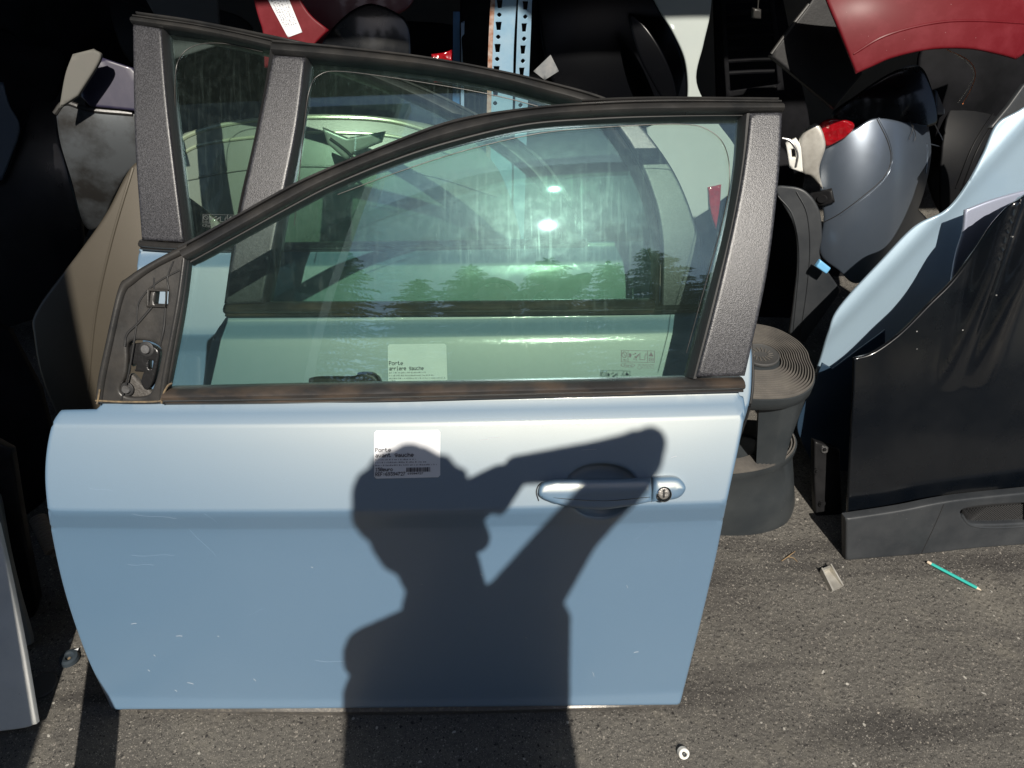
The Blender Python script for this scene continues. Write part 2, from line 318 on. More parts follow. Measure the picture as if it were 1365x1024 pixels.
def pdist(pts, poly):
    P = np.array(pts); A = np.array(poly); B = np.roll(A, -1, axis=0); best = np.full(len(P), 1e9)
    for a, b in zip(A, B):
        ab = b - a; L = ab.dot(ab) + 1e-18
        t = np.clip(((P - a) @ ab) / L, 0, 1); q = a + t[:, None] * ab
        best = np.minimum(best, np.hypot(P[:, 0] - q[:, 0], P[:, 1] - q[:, 1]))
    return best
def inside(pts, poly):
    P = np.array(pts); A = np.array(poly); B = np.roll(A, -1, axis=0); r = np.zeros(len(P), bool)
    for a, b in zip(A, B):
        c = ((a[1] > P[:, 1]) != (b[1] > P[:, 1]))
        with np.errstate(divide='ignore', invalid='ignore'):
            xx = (b[0] - a[0]) * (P[:, 1] - a[1]) / (b[1] - a[1]) + a[0]
        r ^= c & (P[:, 0] < xx)
    return r
def panel(name, S, outline, m, parent=None, th=0.004, r=0.002, step=0.02, off=0.0, holes=(), hf=None, uv=False, n=7, smooth=True, angle=32, rings=(0.0, 0.15, 0.5, 1.0, 1.7), vrows=()):
    """solid sheet with rounded rim on surface S. outline: picture-derived points carried onto S (or u,v when uv)."""
    def prep(o):
        c = curve(o, True, n); c = c if uv else S.H(c, off + th)
        q = [c[0]]
        for p in c[1:]:
            if math.dist(p, q[-1]) > 4e-4: q.append(p)
        if math.dist(q[0], q[-1]) < 4e-4: q.pop()
        mx_ = max(r * 1.6, step * 0.45, 0.003); q2 = []
        for i_ in range(len(q)):
            a_, b_ = q[i_], q[(i_ + 1) % len(q)]; k_ = max(1, int(math.ceil(math.dist(a_, b_) / mx_)))
            q2 += [(a_[0] + (b_[0] - a_[0]) * j_ / k_, a_[1] + (b_[1] - a_[1]) * j_ / k_) for j_ in range(k_)]
        q = q2
        ar = sum(q[i][0] * q[(i + 1) % len(q)][1] - q[(i + 1) % len(q)][0] * q[i][1] for i in range(len(q)))
        return q if ar > 0 else q[::-1]
    loops = [prep(outline)] + [prep(hh)[::-1] for hh in holes]
    pts = []; edges = []
    for L in loops:
        s0 = len(pts); pts += L; edges += [(s0 + i, s0 + (i + 1) % len(L)) for i in range(len(L))]
    nb = len(pts); allseg = loops
    def D(p): 
        return np.min([pdist(p, L) for L in allseg], axis=0)
    extra = []
    for L in loops:
        k = len(L)
        for rr in rings[1:]:
            d0 = rr * r; cand = []
            for i in range(k):
                a, b, c = L[i - 1], L[i], L[(i + 1) % k]
                t = Vector((c[0] - a[0], c[1] - a[1])); 
                if t.length < 1e-9: continue
                t.normalize(); cand.append((b[0] - t.y * d0, b[1] + t.x * d0))
            dd = D(cand); extra += [c for c, q in zip(cand, dd) if q > d0 * 0.9]
    us = [p[0] for p in loops[0]]; vs = [p[1] for p in loops[0]]
    g = []; j = 0; v = min(vs) + step * 0.5
    while v < max(vs):
        u = min(us) + (step * 0.5 if j % 2 else 0)
        while u < max(us): g.append((u, v)); u += step
        v += step * 0.9; j += 1
    if g: 
        dg = D(g); g = [p for p, q in zip(g, dg) if q > r + step * 0.3]
    if vrows and g:
        g = [p for p in g if min(abs(p[1] - q) for q in vrows) > 0.004]
        rr_ = [(min(us) + i * 0.006, q) for q in vrows for i in range(int((max(us) - min(us)) / 0.006) + 1)]
        dr_ = D(rr_); g += [p for p, q in zip(rr_, dr_) if q > r * 1.05]
        extra = [p for p in extra if min(abs(p[1] - q) for q in vrows) > 0.0012]
    cand = extra + g
    if cand:
        ok = inside(cand, loops[0])
        for L in loops[1:]: ok &= ~inside(cand, L)
        cand = [p for p, q in zip(cand, ok) if q]
    pts += cand
    V, E_, F, ov, oe, of = delaunay_2d_cdt([Vector(p) for p in pts], edges, [], 0, 1e-6)
    V = [(v.x, v.y) for v in V]
    cen = [((V[f[0]][0] + V[f[1]][0] + V[f[2]][0]) / 3, (V[f[0]][1] + V[f[1]][1] + V[f[2]][1]) / 3) for f in F]
    ok = inside(cen, loops[0])
    for L in loops[1:]: ok &= ~inside(cen, L)
    F = [tuple(f) for f, q in zip(F, ok) if q]
    d = D(V)
    top = []; bot = []
    for (u, v), dd in zip(V, d):
        x = max(0.0, r - dd); t = th - (r - math.sqrt(max(0, r * r - x * x)))
        if dd < 1e-5: t = th - r
        if hf: t += hf(u, v, dd)
        top.append(S.P(u, v, off + t + 1e-9)); bot.append(S.P(u, v, off + 1e-9))
    N = len(V); faces = list(F) + [tuple(N + i for i in f[::-1]) for f in F]
    cnt = {}
    for f in F:
        for a, b in ((f[0], f[1]), (f[1], f[2]), (f[2], f[0])): cnt[(a, b)] = 1
    for (a, b) in list(cnt):
        if (b, a) not in cnt: faces.append((b, a, N + a, N + b))
    o = mesh_obj(name, top + bot, faces, m, parent, smooth, angle)
    return o

def resamp(c, n):
    L = [0]
    for a, b in zip(c, c[1:]): L.append(L[-1] + math.dist(a, b))
    out = []; j = 0
    for i in range(n):
        t = L[-1] * i / (n - 1)
        while j < len(L) - 2 and L[j + 1] < t: j += 1
        k = (t - L[j]) / max(1e-9, L[j + 1] - L[j]); out.append((c[j][0] + (c[j + 1][0] - c[j][0]) * k, c[j][1] + (c[j + 1][1] - c[j][1]) * k))
    return out
def ribbon(name, S, a, b, prof, m, parent=None, n=60, off=0.0, uv=False, back=0.0, angle=40):
    """strip between curve a and curve b; prof=[(t,h)] across"""
    A = resamp(curve(a), n); B = resamp(curve(b), n)
    if not uv:
        hm = off + 0.6 * max(h_ for _, h_ in prof); A = S.H(A, hm); B = S.H(B, hm)
    verts = []; faces = []; M = len(prof) + 2
    for p, q in zip(A, B):
        for t, h in [(prof[0][0], back)] + list(prof) + [(prof[-1][0], back)]:
            verts.append(S.P(p[0] + (q[0] - p[0]) * t, p[1] + (q[1] - p[1]) * t, off + h + 1e-9))
    for i in range(n - 1):
        for j in range(M):
            k = (j + 1) % M; faces.append((i * M + j, i * M + k, (i + 1) * M + k, (i + 1) * M + j))
    faces.append(tuple(range(M))); faces.append(tuple((n - 1) * M + j for j in range(M))[::-1])
    return mesh_obj(name, verts, faces, m, parent, True, angle)
def tube_geo(path, rad, seg=8):
    verts = []; faces = []; n = len(path); path = [Vector(p) for p in path]
    rr = rad if isinstance(rad, (list, tuple)) else [rad] * n
    up = Vector((0.13, 0.21, 1)).normalized()
    for i, p in enumerate(path):
        t = (path[min(n - 1, i + 1)] - path[max(0, i - 1)]).normalized()
        a = t.cross(up); a = a.normalized() if a.length > 1e-4 else t.orthogonal().normalized(); b = t.cross(a)
        for k in range(seg):
            q = 2 * math.pi * k / seg; verts.append(p + rr[i] * (math.cos(q) * a + math.sin(q) * b))
    for i in range(n - 1):
        for k in range(seg):
            j = (k + 1) % seg; faces.append((i * seg + k, i * seg + j, (i + 1) * seg + j, (i + 1) * seg + k))
    faces.append(tuple(range(seg))[::-1]); faces.append(tuple((n - 1) * seg + k for k in range(seg)))
    return verts, faces
def tube(name, path, rad, m, parent=None, seg=8):
    v, f = tube_geo(path, rad, seg); return mesh_obj(name, v, f, m, parent)
def tubes(name, paths, rad, m, parent=None, seg=6):
    V = []; F = []
    for p in paths:
        v, f = tube_geo(p, rad, seg); F += [tuple(len(V) + i for i in q) for q in f]; V += v
    return mesh_obj(name, V, F, m, parent)
def stube(name, S, px, rad, m, parent=None, off=0.0, n=6, seg=8):
    return tube(name, [S.P(*q, off) for q in S.H(curve(px, False, n), off)], rad, m, parent, seg)
def disc(name, S, px, rad, h, m, parent=None, off=0.0, seg=28, ring=(1.0,), dome=0.0, sx=1.0):
    """short rounded cylinder standing on S at px"""
    u, v = S.hit(*px, off); prof = [(1.0, 0), (1.0, h * 0.75), (0.9, h), (0.6, h + dome * 0.6), (0.3, h + dome * 0.9)]
    V = []; F = []
    for rr, hh in prof:
        for k in range(seg):
            a = 2 * math.pi * k / seg; V.append(S.P(u + rad * sx * rr * math.cos(a), v + rad * rr * math.sin(a), off + hh + 1e-9))
    for i in range(len(prof) - 1):
        for k in range(seg):
            j = (k + 1) % seg; F.append((i * seg + k, i * seg + j, (i + 1) * seg + j, (i + 1) * seg + k))
    F.append(tuple(range(seg))[::-1]); F.append(tuple((len(prof) - 1) * seg + k for k in range(seg)))
    return mesh_obj(name, V, F, m, parent)
def box(name, p0, p1, m, parent=None):
    V = [(x, y, z) for x in (p0[0], p1[0]) for y in (p0[1], p1[1]) for z in (p0[2], p1[2])]
    F = [(0, 1, 3, 2), (4, 6, 7, 5), (0, 4, 5, 1), (2, 3, 7, 6), (0, 2, 6, 4), (1, 5, 7, 3)]
    return mesh_obj(name, V, F, m, parent, smooth=False)

# dot-matrix lettering
FONT = {'P': '11110 10001 10001 11110 10000 10000 10000', 'o': '00000 00000 01110 10001 10001 10001 01110', 'r': '00000 00000 10110 11001 10000 10000 10000',
 't': '01000 01000 11100 01000 01000 01001 00110', 'e': '00000 00000 01110 10001 11111 10000 01110', 'a': '00000 00000 01110 00001 01111 10001 01111',
 'v': '00000 00000 10001 10001 10001 01010 00100', 'n': '00000 00000 10110 11001 10001 10001 10001', 'g': '00000 01111 10001 10001 01111 00001 01110',
 'u': '00000 00000 10001 10001 10001 10011 01101', 'c': '00000 00000 01110 10000 10000 10001 01110', 'h': '10000 10000 10110 11001 10001 10001 10001',
 'i': '00100 00000 01100 00100 00100 00100 01110', '1': '00100 01100 00100 00100 00100 00100 01110', '5': '11111 10000 11110 00001 00001 10001 01110',
 '0': '01110 10001 10011 10101 11001 10001 01110', 'R': '11110 10001 10001 11110 10100 10010 10001', 'E': '11111 10000 10000 11110 10000 10000 11111',
 'F': '11111 10000 10000 11110 10000 10000 10000', ':': '00000 00100 00100 00000 00100 00100 00000', '6': '00110 01000 10000 11110 10001 10001 01110',
 '9': '01110 10001 10001 01111 00001 00010 01100', '3': '11111 00010 00100 00010 00001 10001 01110', '4': '00010 00110 01010 10010 11111 00010 00010',
 '7': '11111 00001 00010 00100 01000 01000 01000', '2': '01110 10001 00001 00010 00100 01000 11111', 'd': '00001 00001 01101 10011 10001 10001 01111',
 'N': '10001 11001 10101 10011 10001 10001 10001', 'O': '01110 10001 10001 10001 10001 10001 01110'}
def text_cells(s, x, y, h, wd=None):
    """rectangles (x0,y0,x1,y1) in label units, y downwards, top left at x,y"""
    h *= 1.12; c = h / 7; cw = (wd or c * 0.95) * 1.1; out = []
    for i, ch in enumerate(s):
        rows = FONT.get(ch)
        if not rows: continue
        for j, row in enumerate(rows.split()):
            k = 0
            while k < 5:
                if row[k] == '1':
                    e = k
                    while e < 5 and row[e] == '1': e += 1
                    out.append((x + (i * 6 + k - 0.12) * cw, y + (j - 0.1) * c, x + (i * 6 + e + 0.12) * cw, y + (j + 1.1) * c)); k = e
                else: k += 1
    return out
def cells(name, S, q, rects, m, parent, off):
    """rects in 0..1 x 0..1 on the quad q = uv corners TL,TR,BR,BL"""
    def bl(a, b): return tuple((q[0][k] * (1 - a) + q[1][k] * a) * (1 - b) + (q[3][k] * (1 - a) + q[2][k] * a) * b for k in (0, 1))
    V = []; F = []
    for r in rects:
        i = len(V)
        for a, b in ((r[0], r[1]), (r[2], r[1]), (r[2], r[3]), (r[0], r[3])): V.append(S.P(*bl(a, b), off))
        for a, b in ((r[0], r[1]), (r[2], r[1]), (r[2], r[3]), (r[0], r[3])): V.append(S.P(*bl(a, b), off - 0.0001))
        F += [(i, i + 1, i + 2, i + 3), (i + 4, i + 7, i + 6, i + 5), (i, i + 4, i + 5, i + 1), (i + 1, i + 5, i + 6, i + 2), (i + 2, i + 6, i + 7, i + 3), (i + 3, i + 7, i + 4, i)]
    return mesh_obj(name, V, F, m, parent, smooth=False)
def price_label(S, corners, lines, ref, parent, rnd, lab, off=0.001):
    q = S.H(corners)
    def bl(a, b): return tuple((q[0][k] * (1 - a) + q[1][k] * a) * (1 - b) + (q[3][k] * (1 - a) + q[2][k] * a) * b for k in (0, 1))
    ol = []
    for (a, b) in ((0.03, 0), (0.97, 0), (1, 0.045), (1, 0.955), (0.97, 1), (0.03, 1), (0, 0.955), (0, 0.045)): ol.append((*bl(a, b), 1))
    lb = panel('price_label', S, ol, PAPER, parent, th=0.0006, r=0.0003, step=0.006, off=off, uv=True,
               hf=lambda u, v, d: 0.0007 * max(0, noise.noise(Vector((u * 60, v * 60, rnd))))); lb['label'] = lab
    T = off + 0.0018; R1 = []
    R1 += text_cells(lines[0], 0.02, 0.355, 0.075, 0.0135 * 0.55) + text_cells(lines[1], 0.02, 0.465, 0.075, 0.0135 * 0.55 if len(lines[1]) < 13 else 0.0064)
    R1 += text_cells('150euro', 0.02, 0.765, 0.07, 0.0058) + text_cells('REF:' + ref, 0.02, 0.865, 0.07, 0.0058)
    cells('printed_text', S, q, R1, INK, lb, T)
    rg = random.Random(rnd); R2 = []
    for y0, x1 in ((0.585, 0.64), (0.645, 0.77), (0.705, 0.95)):
        x = 0.02
        while x < x1:
            wv = rg.choice((0.012, 0.02, 0.008)); R2.append((x, y0 + rg.choice((0, 0.008)), x + wv, y0 + 0.028)); x += wv + rg.choice((0.006, 0.01, 0.022))
    cells('small_print', S, q, R2, INKL, lb, T)
    R3 = []; x = 0.49
    while x < 0.85:
        wv = rg.choice((0.006, 0.01, 0.016)); R3.append((x, 0.775, x + wv, 0.87)); x += wv + rg.choice((0.006, 0.009))
    R3 += text_cells(ref, 0.51, 0.885, 0.035, 0.0045)
    cells('barcode', S, q, R3, INK, lb, T)
    return lb

# ------------------------------------------------------------------ the setting
g = mesh_obj('ground', [(-60, -60, 0), (60, -60, 0), (60, 60, 0), (-60, 60, 0)], [(0, 1, 2, 3)], ground_mat()); tag(g, kind='structure')
def slab(name, p0, p1, m, **k):
    return box(name, p0, p1, m)
tag(box('shed_roof', (-6, 0.80, 2.42), (6, 6.2, 2.5), ROOFM), kind='structure')
tag(box('shed_back_wall', (-6, 3.6, 0.0), (6, 3.7, 2.418), ROOFM), kind='structure')
tag(box('shed_left_wall', (-6.1, 0.85, 0.0), (-6.002, 3.7, 2.418), ROOFM), kind='structure')
tag(box('shed_right_wall', (6.002, 0.85, 0.0), (6.1, 3.7, 2.418), ROOFM), kind='structure')
def onground(x, y, z=0.0):
    d = ray(x, y); return CP + d * ((z - CAM_H) / d.z)
P1 = onground(38, 1024)
sh = Vector((SUN.x, SUN.y)).normalized()
wx = P1.x + sh.x / -sh.y * (P1.y + 0.35)
t = tag(root_at(box('unseen_shade_wall', (wx - 2.4, -0.47, 0), (wx, -0.35, 4.8), CONC)), 'unseen tall rendered wall added behind and left of the camera to cast shade', 'wall')  # wall added out of view, placed and raised to shade the left side

# ------------------------------------------------------------------ car doors
KN = [(0, -8), (.016, -8), (.020, 25), (.052, 22), (.058, 14), (.40, 12), (.470, 9), (.473, -2), (.516, -2), (.520, 32), (.57, 34), (.625, 37), (.662, 41), (.666, 68), (.702, 68), (.706, 28), (.8, 32), (.95, 38), (1.25, 46), (1.6, 50)]
def leanf(s):
    for a, b in zip(KN, KN[1:]):
        if s <= b[0]: return a[1] + (b[1] - a[1]) * (s - a[0]) / (b[0] - a[0])
    return KN[-1][1]
A0 = R(24)
def door_surf(y0, k=0.05, x0=-0.12, z0=0.004):
    tab = [(0.0, 0.0)]; vv = hh = 0.0; ds = 0.001
    for i in range(1500):
        a = R(leanf(i * ds + ds / 2)) - A0
        vv += ds * math.cos(a); hh -= ds * math.sin(a); tab.append((vv, hh))
    tv = [q[0] for q in tab]; th = [q[1] for q in tab]
    s0 = (tab[1][1]) / tab[1][0]
    nn = len(tv); grid = [float(np.interp(i * 0.0005, tv, th)) for i in range(int(tv[-1] / 0.0005))]
    def h(u, v):
        if v <= 0: b = 0 + s0 * v
        else:
            x = v / 0.0005; i = int(x)
            b = grid[-1] if i >= len(grid) - 1 else grid[i] + (grid[i + 1] - grid[i]) * (x - i)
        return b - k * u * u
    return Surf(Vector((x0, y0, z0)), Vector((1, 0, 0)), Vector((0, math.sin(A0), math.cos(A0))), Vector((0, -math.cos(A0), math.sin(A0))), h)
yA = onground(520, 958, 0.003).y
SA = door_surf(yA)
SB = door_surf(yA + 0.235, 0.05, -0.05)
SC = door_surf(yA + 0.50, 0.05, -0.2)
if False:
    s = 0
    def pix(p):
        q = cam_rot.transposed() @ (p - CP); return (682.5 + F_PX * q.x / -q.z, 512 - F_PX * q.y / -q.z)
    for nm, S_ in (('A', SA), ('B', SB), ('C', SC)):
        acc = []
        vv = 0; ds = 0.001
        for i in range(1300):
            for kk in KN:
                if abs(kk[0] - i * ds) < 5e-4: acc.append((kk[0], round(pix(S_.P(0.1, vv))[1])))
            vv += ds * math.cos(R(leanf(i * ds + ds / 2)) - A0)
        print(nm, acc)
    print('sun el', math.degrees(sun_el), 'az', math.degrees(math.atan2(SUN.x, -SUN.y)))

def knot_v(ss):
    out = []; vv = 0.0
    for i in range(1000):
        if any(abs(i * 0.001 - q) < 5e-4 for q in ss): out.append(vv)
        vv += 0.001 * math.cos(R(leanf(i * 0.001 + 0.0005)) - A0)
    return out
VR = knot_v((.016, .020, .052, .058, .470, .473, .516, .520, .662, .666, .702, .706))
FRAME = [(0, 0.006), (0.03, 0.011), (0.16, 0.012), (0.2, 0.007), (0.26, 0.009), (0.34, 0.016), (0.55, 0.021), (0.78, 0.022), (0.9, 0.018), (0.97, 0.009), (1, 0.001)]
BELTP = [(0, 0.002), (0.06, 0.010), (0.2, 0.017), (0.42, 0.021), (0.6, 0.020), (0.72, 0.014), (0.78, 0.010), (0.86, 0.012), (0.95, 0.010), (1, 0.001)]
SOFT = [(0, 0.0), (0.1, 0.5), (0.3, 0.9), (0.5, 1.0), (0.7, 0.9), (0.9, 0.5), (1, 0.0)]
def sc(p, k): return [(t_, h_ * k) for t_, h_ in p]

# ---- door A (front): handle cup is a hole in the skin
A = thing('car_door', 'pale blue front door with a door handle and price label, standing nearest the camera', 'car door', (-0.12, yA, 0), 'car doors leaning in a row')
bodyA = [(80, 545, 1), (128, 544, 1), (134, 534, 1), (300, 530, 1), (700, 522, 1), (984, 516, 1), (987, 526, 1), (992, 527, 1), (994, 550), (985, 600), (970, 670), (955, 745), (935, 830), (915, 910), (907, 941, 1), (700, 943, 1), (400, 946, 1), (175, 947, 1), (150, 946), (140, 930), (112, 870), (85, 790), (67, 710), (59, 650), (60, 605), (68, 565)]
cup = [(756, 652), (760, 634), (780, 622), (805, 619), (830, 624), (845, 636), (849, 653), (840, 674), (820, 687), (798, 691), (776, 686), (761, 671)]
skin = panel('outer_panel', SA, bodyA, PAINT, A, th=0.012, r=0.005, step=0.012, off=-0.012, holes=[cup], vrows=VR)
hem = ribbon('lower_hem', SA, [(152, 945), (180, 946), (400, 945), (700, 942), (905, 940)], [(160, 955), (185, 958), (400, 957), (700, 953), (903, 947)], [(0, 0.0), (0.25, 0.003), (0.8, 0.003), (1, 0.001)], HEM, A, off=-0.010, back=-0.004)
inA = [(86, 560, 1), (985, 545, 1), (975, 620), (950, 735), (905, 900), (895, 925, 1), (180, 938, 1), (135, 880), (90, 770), (68, 660), (72, 600)]
panel('inner_panel', SA, inA, PAINT_IN, A, th=0.056, r=0.01, step=0.05, off=-0.070, holes=[[(735, 610, 1), (870, 606, 1), (868, 700, 1), (738, 704, 1)]])
# cup bowl
cu, cv = SA.hit(803, 655); ring = SA.H(curve(cup, True, 5)); V = []; Fc = []; M = len(ring)
for j, (k, dz) in enumerate(((1.0, -0.003), (0.985, -0.006), (0.93, -0.012), (0.82, -0.017), (0.6, -0.021), (0.25, -0.023))):
    for (u, v) in ring: V.append(SA.P(cu + (u - cu) * k, cv + (v - cv) * k, dz))
for (u, v) in ring: V.append(SA.P(u * 1.0 + (u - cu) * 0.01, v + (v - cv) * 0.01, -0.034))
nr = len(V) // M
for j in range(nr - 2):
    for i in range(M):
        k = (i + 1) % M; Fc.append((j * M + i, j * M + k, (j + 1) * M + k, (j + 1) * M + i))
Fc.append(tuple((nr - 2) * M + i for i in range(M)))
cupo = mesh_obj('handle_recess', V[:-M], Fc, PAINT, A)
HO = 0.016
grip = [(718, 660), (723, 648), (740, 643, 1), (800, 643), (868, 641, 1), (869, 672, 1), (840, 678), (805, 682), (765, 680), (735, 673), (722, 667)]
def hgrip(u, v, d):
    x, y = 0, v
    return 0.004 * max(0.0, 1 - abs(v - gv) / 0.017)
gv = SA.hit(800, 655, HO)[1]
hd = panel('handle_grip', SA, [(p[0], p[1]) + tuple(p[2:]) for p in grip], PAINT, A, th=0.010, r=0.006, step=0.004, off=0.009, hf=hgrip)
stube('trim_line', SA, [(722, 664), (760, 668), (810, 670), (866, 665)], 0.0006, CHROME, hd, off=0.0202)
panel('handle_mount', SA, [(719, 660), (724, 649), (745, 645), (752, 660), (745, 674), (728, 669)], PAINT, hd, th=0.013, r=0.003, step=0.01, off=0.0)
stube('seal_ring', SA, [(718, 668), (715, 655), (722, 644), (745, 641), (757, 641)], 0.0010, SEAL, hd, off=0.001)
lk = panel('lock_cover', SA, [(871, 641, 1), (900, 640), (911, 646), (914, 656), (906, 667), (890, 671), (870, 673, 1)], PAINT, A, th=0.018, r=0.008, step=0.005, off=0.001, hf=hgrip)
lkc = disc('lock_cylinder', SA, (884, 661), 0.0125, 0.005, CHROME, lk, off=0.020)
disc('lock_face', SA, (884, 661), 0.0092, 0.002, mat('lock_face_metal', (0.22, 0.21, 0.2), 0.4, 0.7, bump=0.001, bscale=300), lk, off=0.025)
panel('key_slot', SA, corner([(882.5, 656), (885.5, 656), (885.5, 667), (882.5, 667)]), SEAL, lk, th=0.001, r=0.0004, step=0.01, off=0.0268)
# glass
glA = [(250, 352, 1), (300, 320), (360, 287), (440, 245), (520, 212), (600, 185), (700, 162), (800, 154), (900, 151), (992, 150, 1), (985, 235), (955, 380), (918, 515, 1), (700, 517, 1), (400, 521, 1), (225, 526, 1), (236, 440)]
ga = panel('window_glass', SA, glA, GLASS, A, th=0.004, r=0.0008, step=0.015, off=-0.012, rings=(0, 0.5, 1.0, 4.0, 9.0))
# inner glass shade line just inside the frame
FA_o = [(236, 330), (262, 317), (320, 285), (400, 242), (500, 200), (600, 163), (700, 146), (800, 138), (900, 135), (1042, 136)]
FA_i = [(250, 350), (262, 344), (320, 312), (380, 279), (440, 248), (520, 215), (600, 189), (700, 166), (800, 158), (900, 155), (1043, 154)]
fr = ribbon('window_frame', SA, FA_o, FA_i, FRAME, RUBBER, A, n=90, back=-0.03)
ribbon('gutter_lip', SA, [(775, 136), (830, 133), (900, 132), (1037, 133)], [(775, 139), (830, 137), (900, 136), (1037, 138)], sc(SOFT, 0.006), RUBBER, fr, off=0.009, back=-0.004)
ribbon('glass_seal', SA, [(250, 350), (262, 344), (320, 312), (380, 279), (440, 248), (520, 215), (600, 189), (700, 166), (800, 158), (900, 155), (990, 154)], [(254, 354), (266, 347), (322, 316), (382, 283), (442, 252), (522, 219), (602, 193), (702, 170), (801, 162), (900, 158), (988, 157)], [(0, 0.004), (0.5, 0.004), (1, -0.008)], SEAL, fr, n=80, off=0.0, back=-0.012)
pt = panel('pillar_trim', SA, [(1000, 155, 1), (1043, 154, 1), (1037, 250), (1022, 370), (993, 503, 1), (928, 504, 1), (955, 400), (980, 290), (993, 215)], PILLAR, A, th=0.020, r=0.004, step=0.02, off=-0.002)
ribbon('pillar_seal', SA, [(988, 155), (983, 225), (968, 310), (945, 400), (917, 505)], [(1000, 155), (993, 215), (980, 290), (955, 400), (929, 505)], [(0, -0.006), (0.25, 0.006), (0.5, 0.012), (0.8, 0.013), (1, 0.006)], SEAL, A, n=50, back=-0.02)
ribbon('belt_trim', SA, [(219, 520), (400, 516), (700, 511), (991, 505)], [(217, 543), (400, 541), (700, 533), (991, 525)], BELTP, BELT, A, n=80, back=-0.02)
# mirror base (mirror removed)
sailo = [(126, 541, 1), (130, 505), (140, 458), (157, 386), (170, 371), (200, 352), (250, 325, 1), (252, 348), (243, 420), (228, 500), (219, 541, 1)]
hole1 = corner([(208, 389), (224, 390), (223, 407), (206, 406)])
hole2 = [(172, 458), (196, 456), (214, 466), (213, 486), (205, 515), (196, 528), (172, 530), (160, 521), (168, 500), (170, 480)]
sl = panel('mirror_base', SA, sailo, SAIL, A, th=0.014, r=0.004, step=0.012, off=-0.004, holes=[hole1, hole2])
ribbon('outer_lip', SA, [(126, 541), (131, 505), (141, 458), (157, 388), (172, 370), (202, 351), (250, 326)], [(135, 541), (140, 507), (150, 460), (165, 397), (178, 381), (206, 361), (250, 339)], sc(SOFT, 0.006), SAIL, sl, off=0.010, back=-0.002)
ribbon('inner_lip', SA, [(250, 345), (243, 400), (234, 450), (224, 505), (219, 541)], [(242, 350), (235, 400), (226, 450), (215, 505), (211, 541)], sc(SOFT, 0.006), SAIL, sl, off=0.010, back=-0.002)
for nm, pth, rd in (('moulded_rib', [(162, 535), (172, 500), (182, 440), (186, 405), (208, 380), (240, 362)], 0.0016),
                    ('moulded_rib', [(204, 410), (185, 432), (170, 447), (167, 463)], 0.0022), ('moulded_rib', [(221, 411), (219, 440), (214, 462)], 0.0022),
                    ('moulded_rib', [(232, 350), (224, 372), (226, 388)], 0.0016), ('moulded_rib', [(206, 372), (206, 388)], 0.0016)):
    stube(nm, SA, pth, rd, SEAL, sl, off=0.010)
fr_ = [(204, 387), (227, 388), (226, 409), (202, 408)]
q = SA.H(fr_); tube('clip_frame', [SA.P(*a, 0.012) for a in q + [q[0]]], 0.0026, SAIL, sl)
br = panel('mount_bracket', SA, [(174, 461), (195, 459), (211, 468), (210, 486), (203, 512), (193, 520), (182, 500), (173, 482)], mat('black_cast_bracket', (0.02, 0.02, 0.021), 0.3, 0.3, bump=0.0015, bscale=60), sl, th=0.012, r=0.003, step=0.006, off=-0.006,
           holes=[corner([(176, 487), (181, 487), (180, 494), (176, 493)]), corner([(198, 481), (204, 482), (202, 493), (198, 492)]), [(178, 496, 1), (191, 497, 1), (186, 512, 1)]])
for p_, rad in (((196, 466), 0.0075), ((170, 519), 0.0068)):
    bo = disc('bolt', SA, p_, rad, 0.006, STEEL, sl, off=0.006)
    disc('bolt_ring', SA, p_, rad * 1.7, 0.003, SEAL, sl, off=0.004)
panel('cable_boot', SA, [(166, 505), (175, 499), (188, 512), (200, 521), (208, 531), (190, 534), (172, 530)], mat('grey_boot', (0.06, 0.055, 0.05), 0.6, bump=0.004, bscale=90), sl, th=0.010, r=0.004, step=0.006, off=-0.008)
tubes('dried_dirt', [[SA.P(*a, 0.016) for a in SA.H(curve(c_, False, 5), 0.016)] for c_ in ([(216, 541), (217, 530), (224, 516), (230, 512)], [(128, 543), (160, 542), (205, 542), (217, 543)], [(134, 520), (132, 532), (130, 540)])], 0.0016, DIRT, sl)
# label
price_label(SA, [(499, 574), (587, 573), (587, 636), (499, 638)], ('Porte', 'avant gauche'), '69394727', A, 3.0, 'white price label with black print beside the shadow of a head')
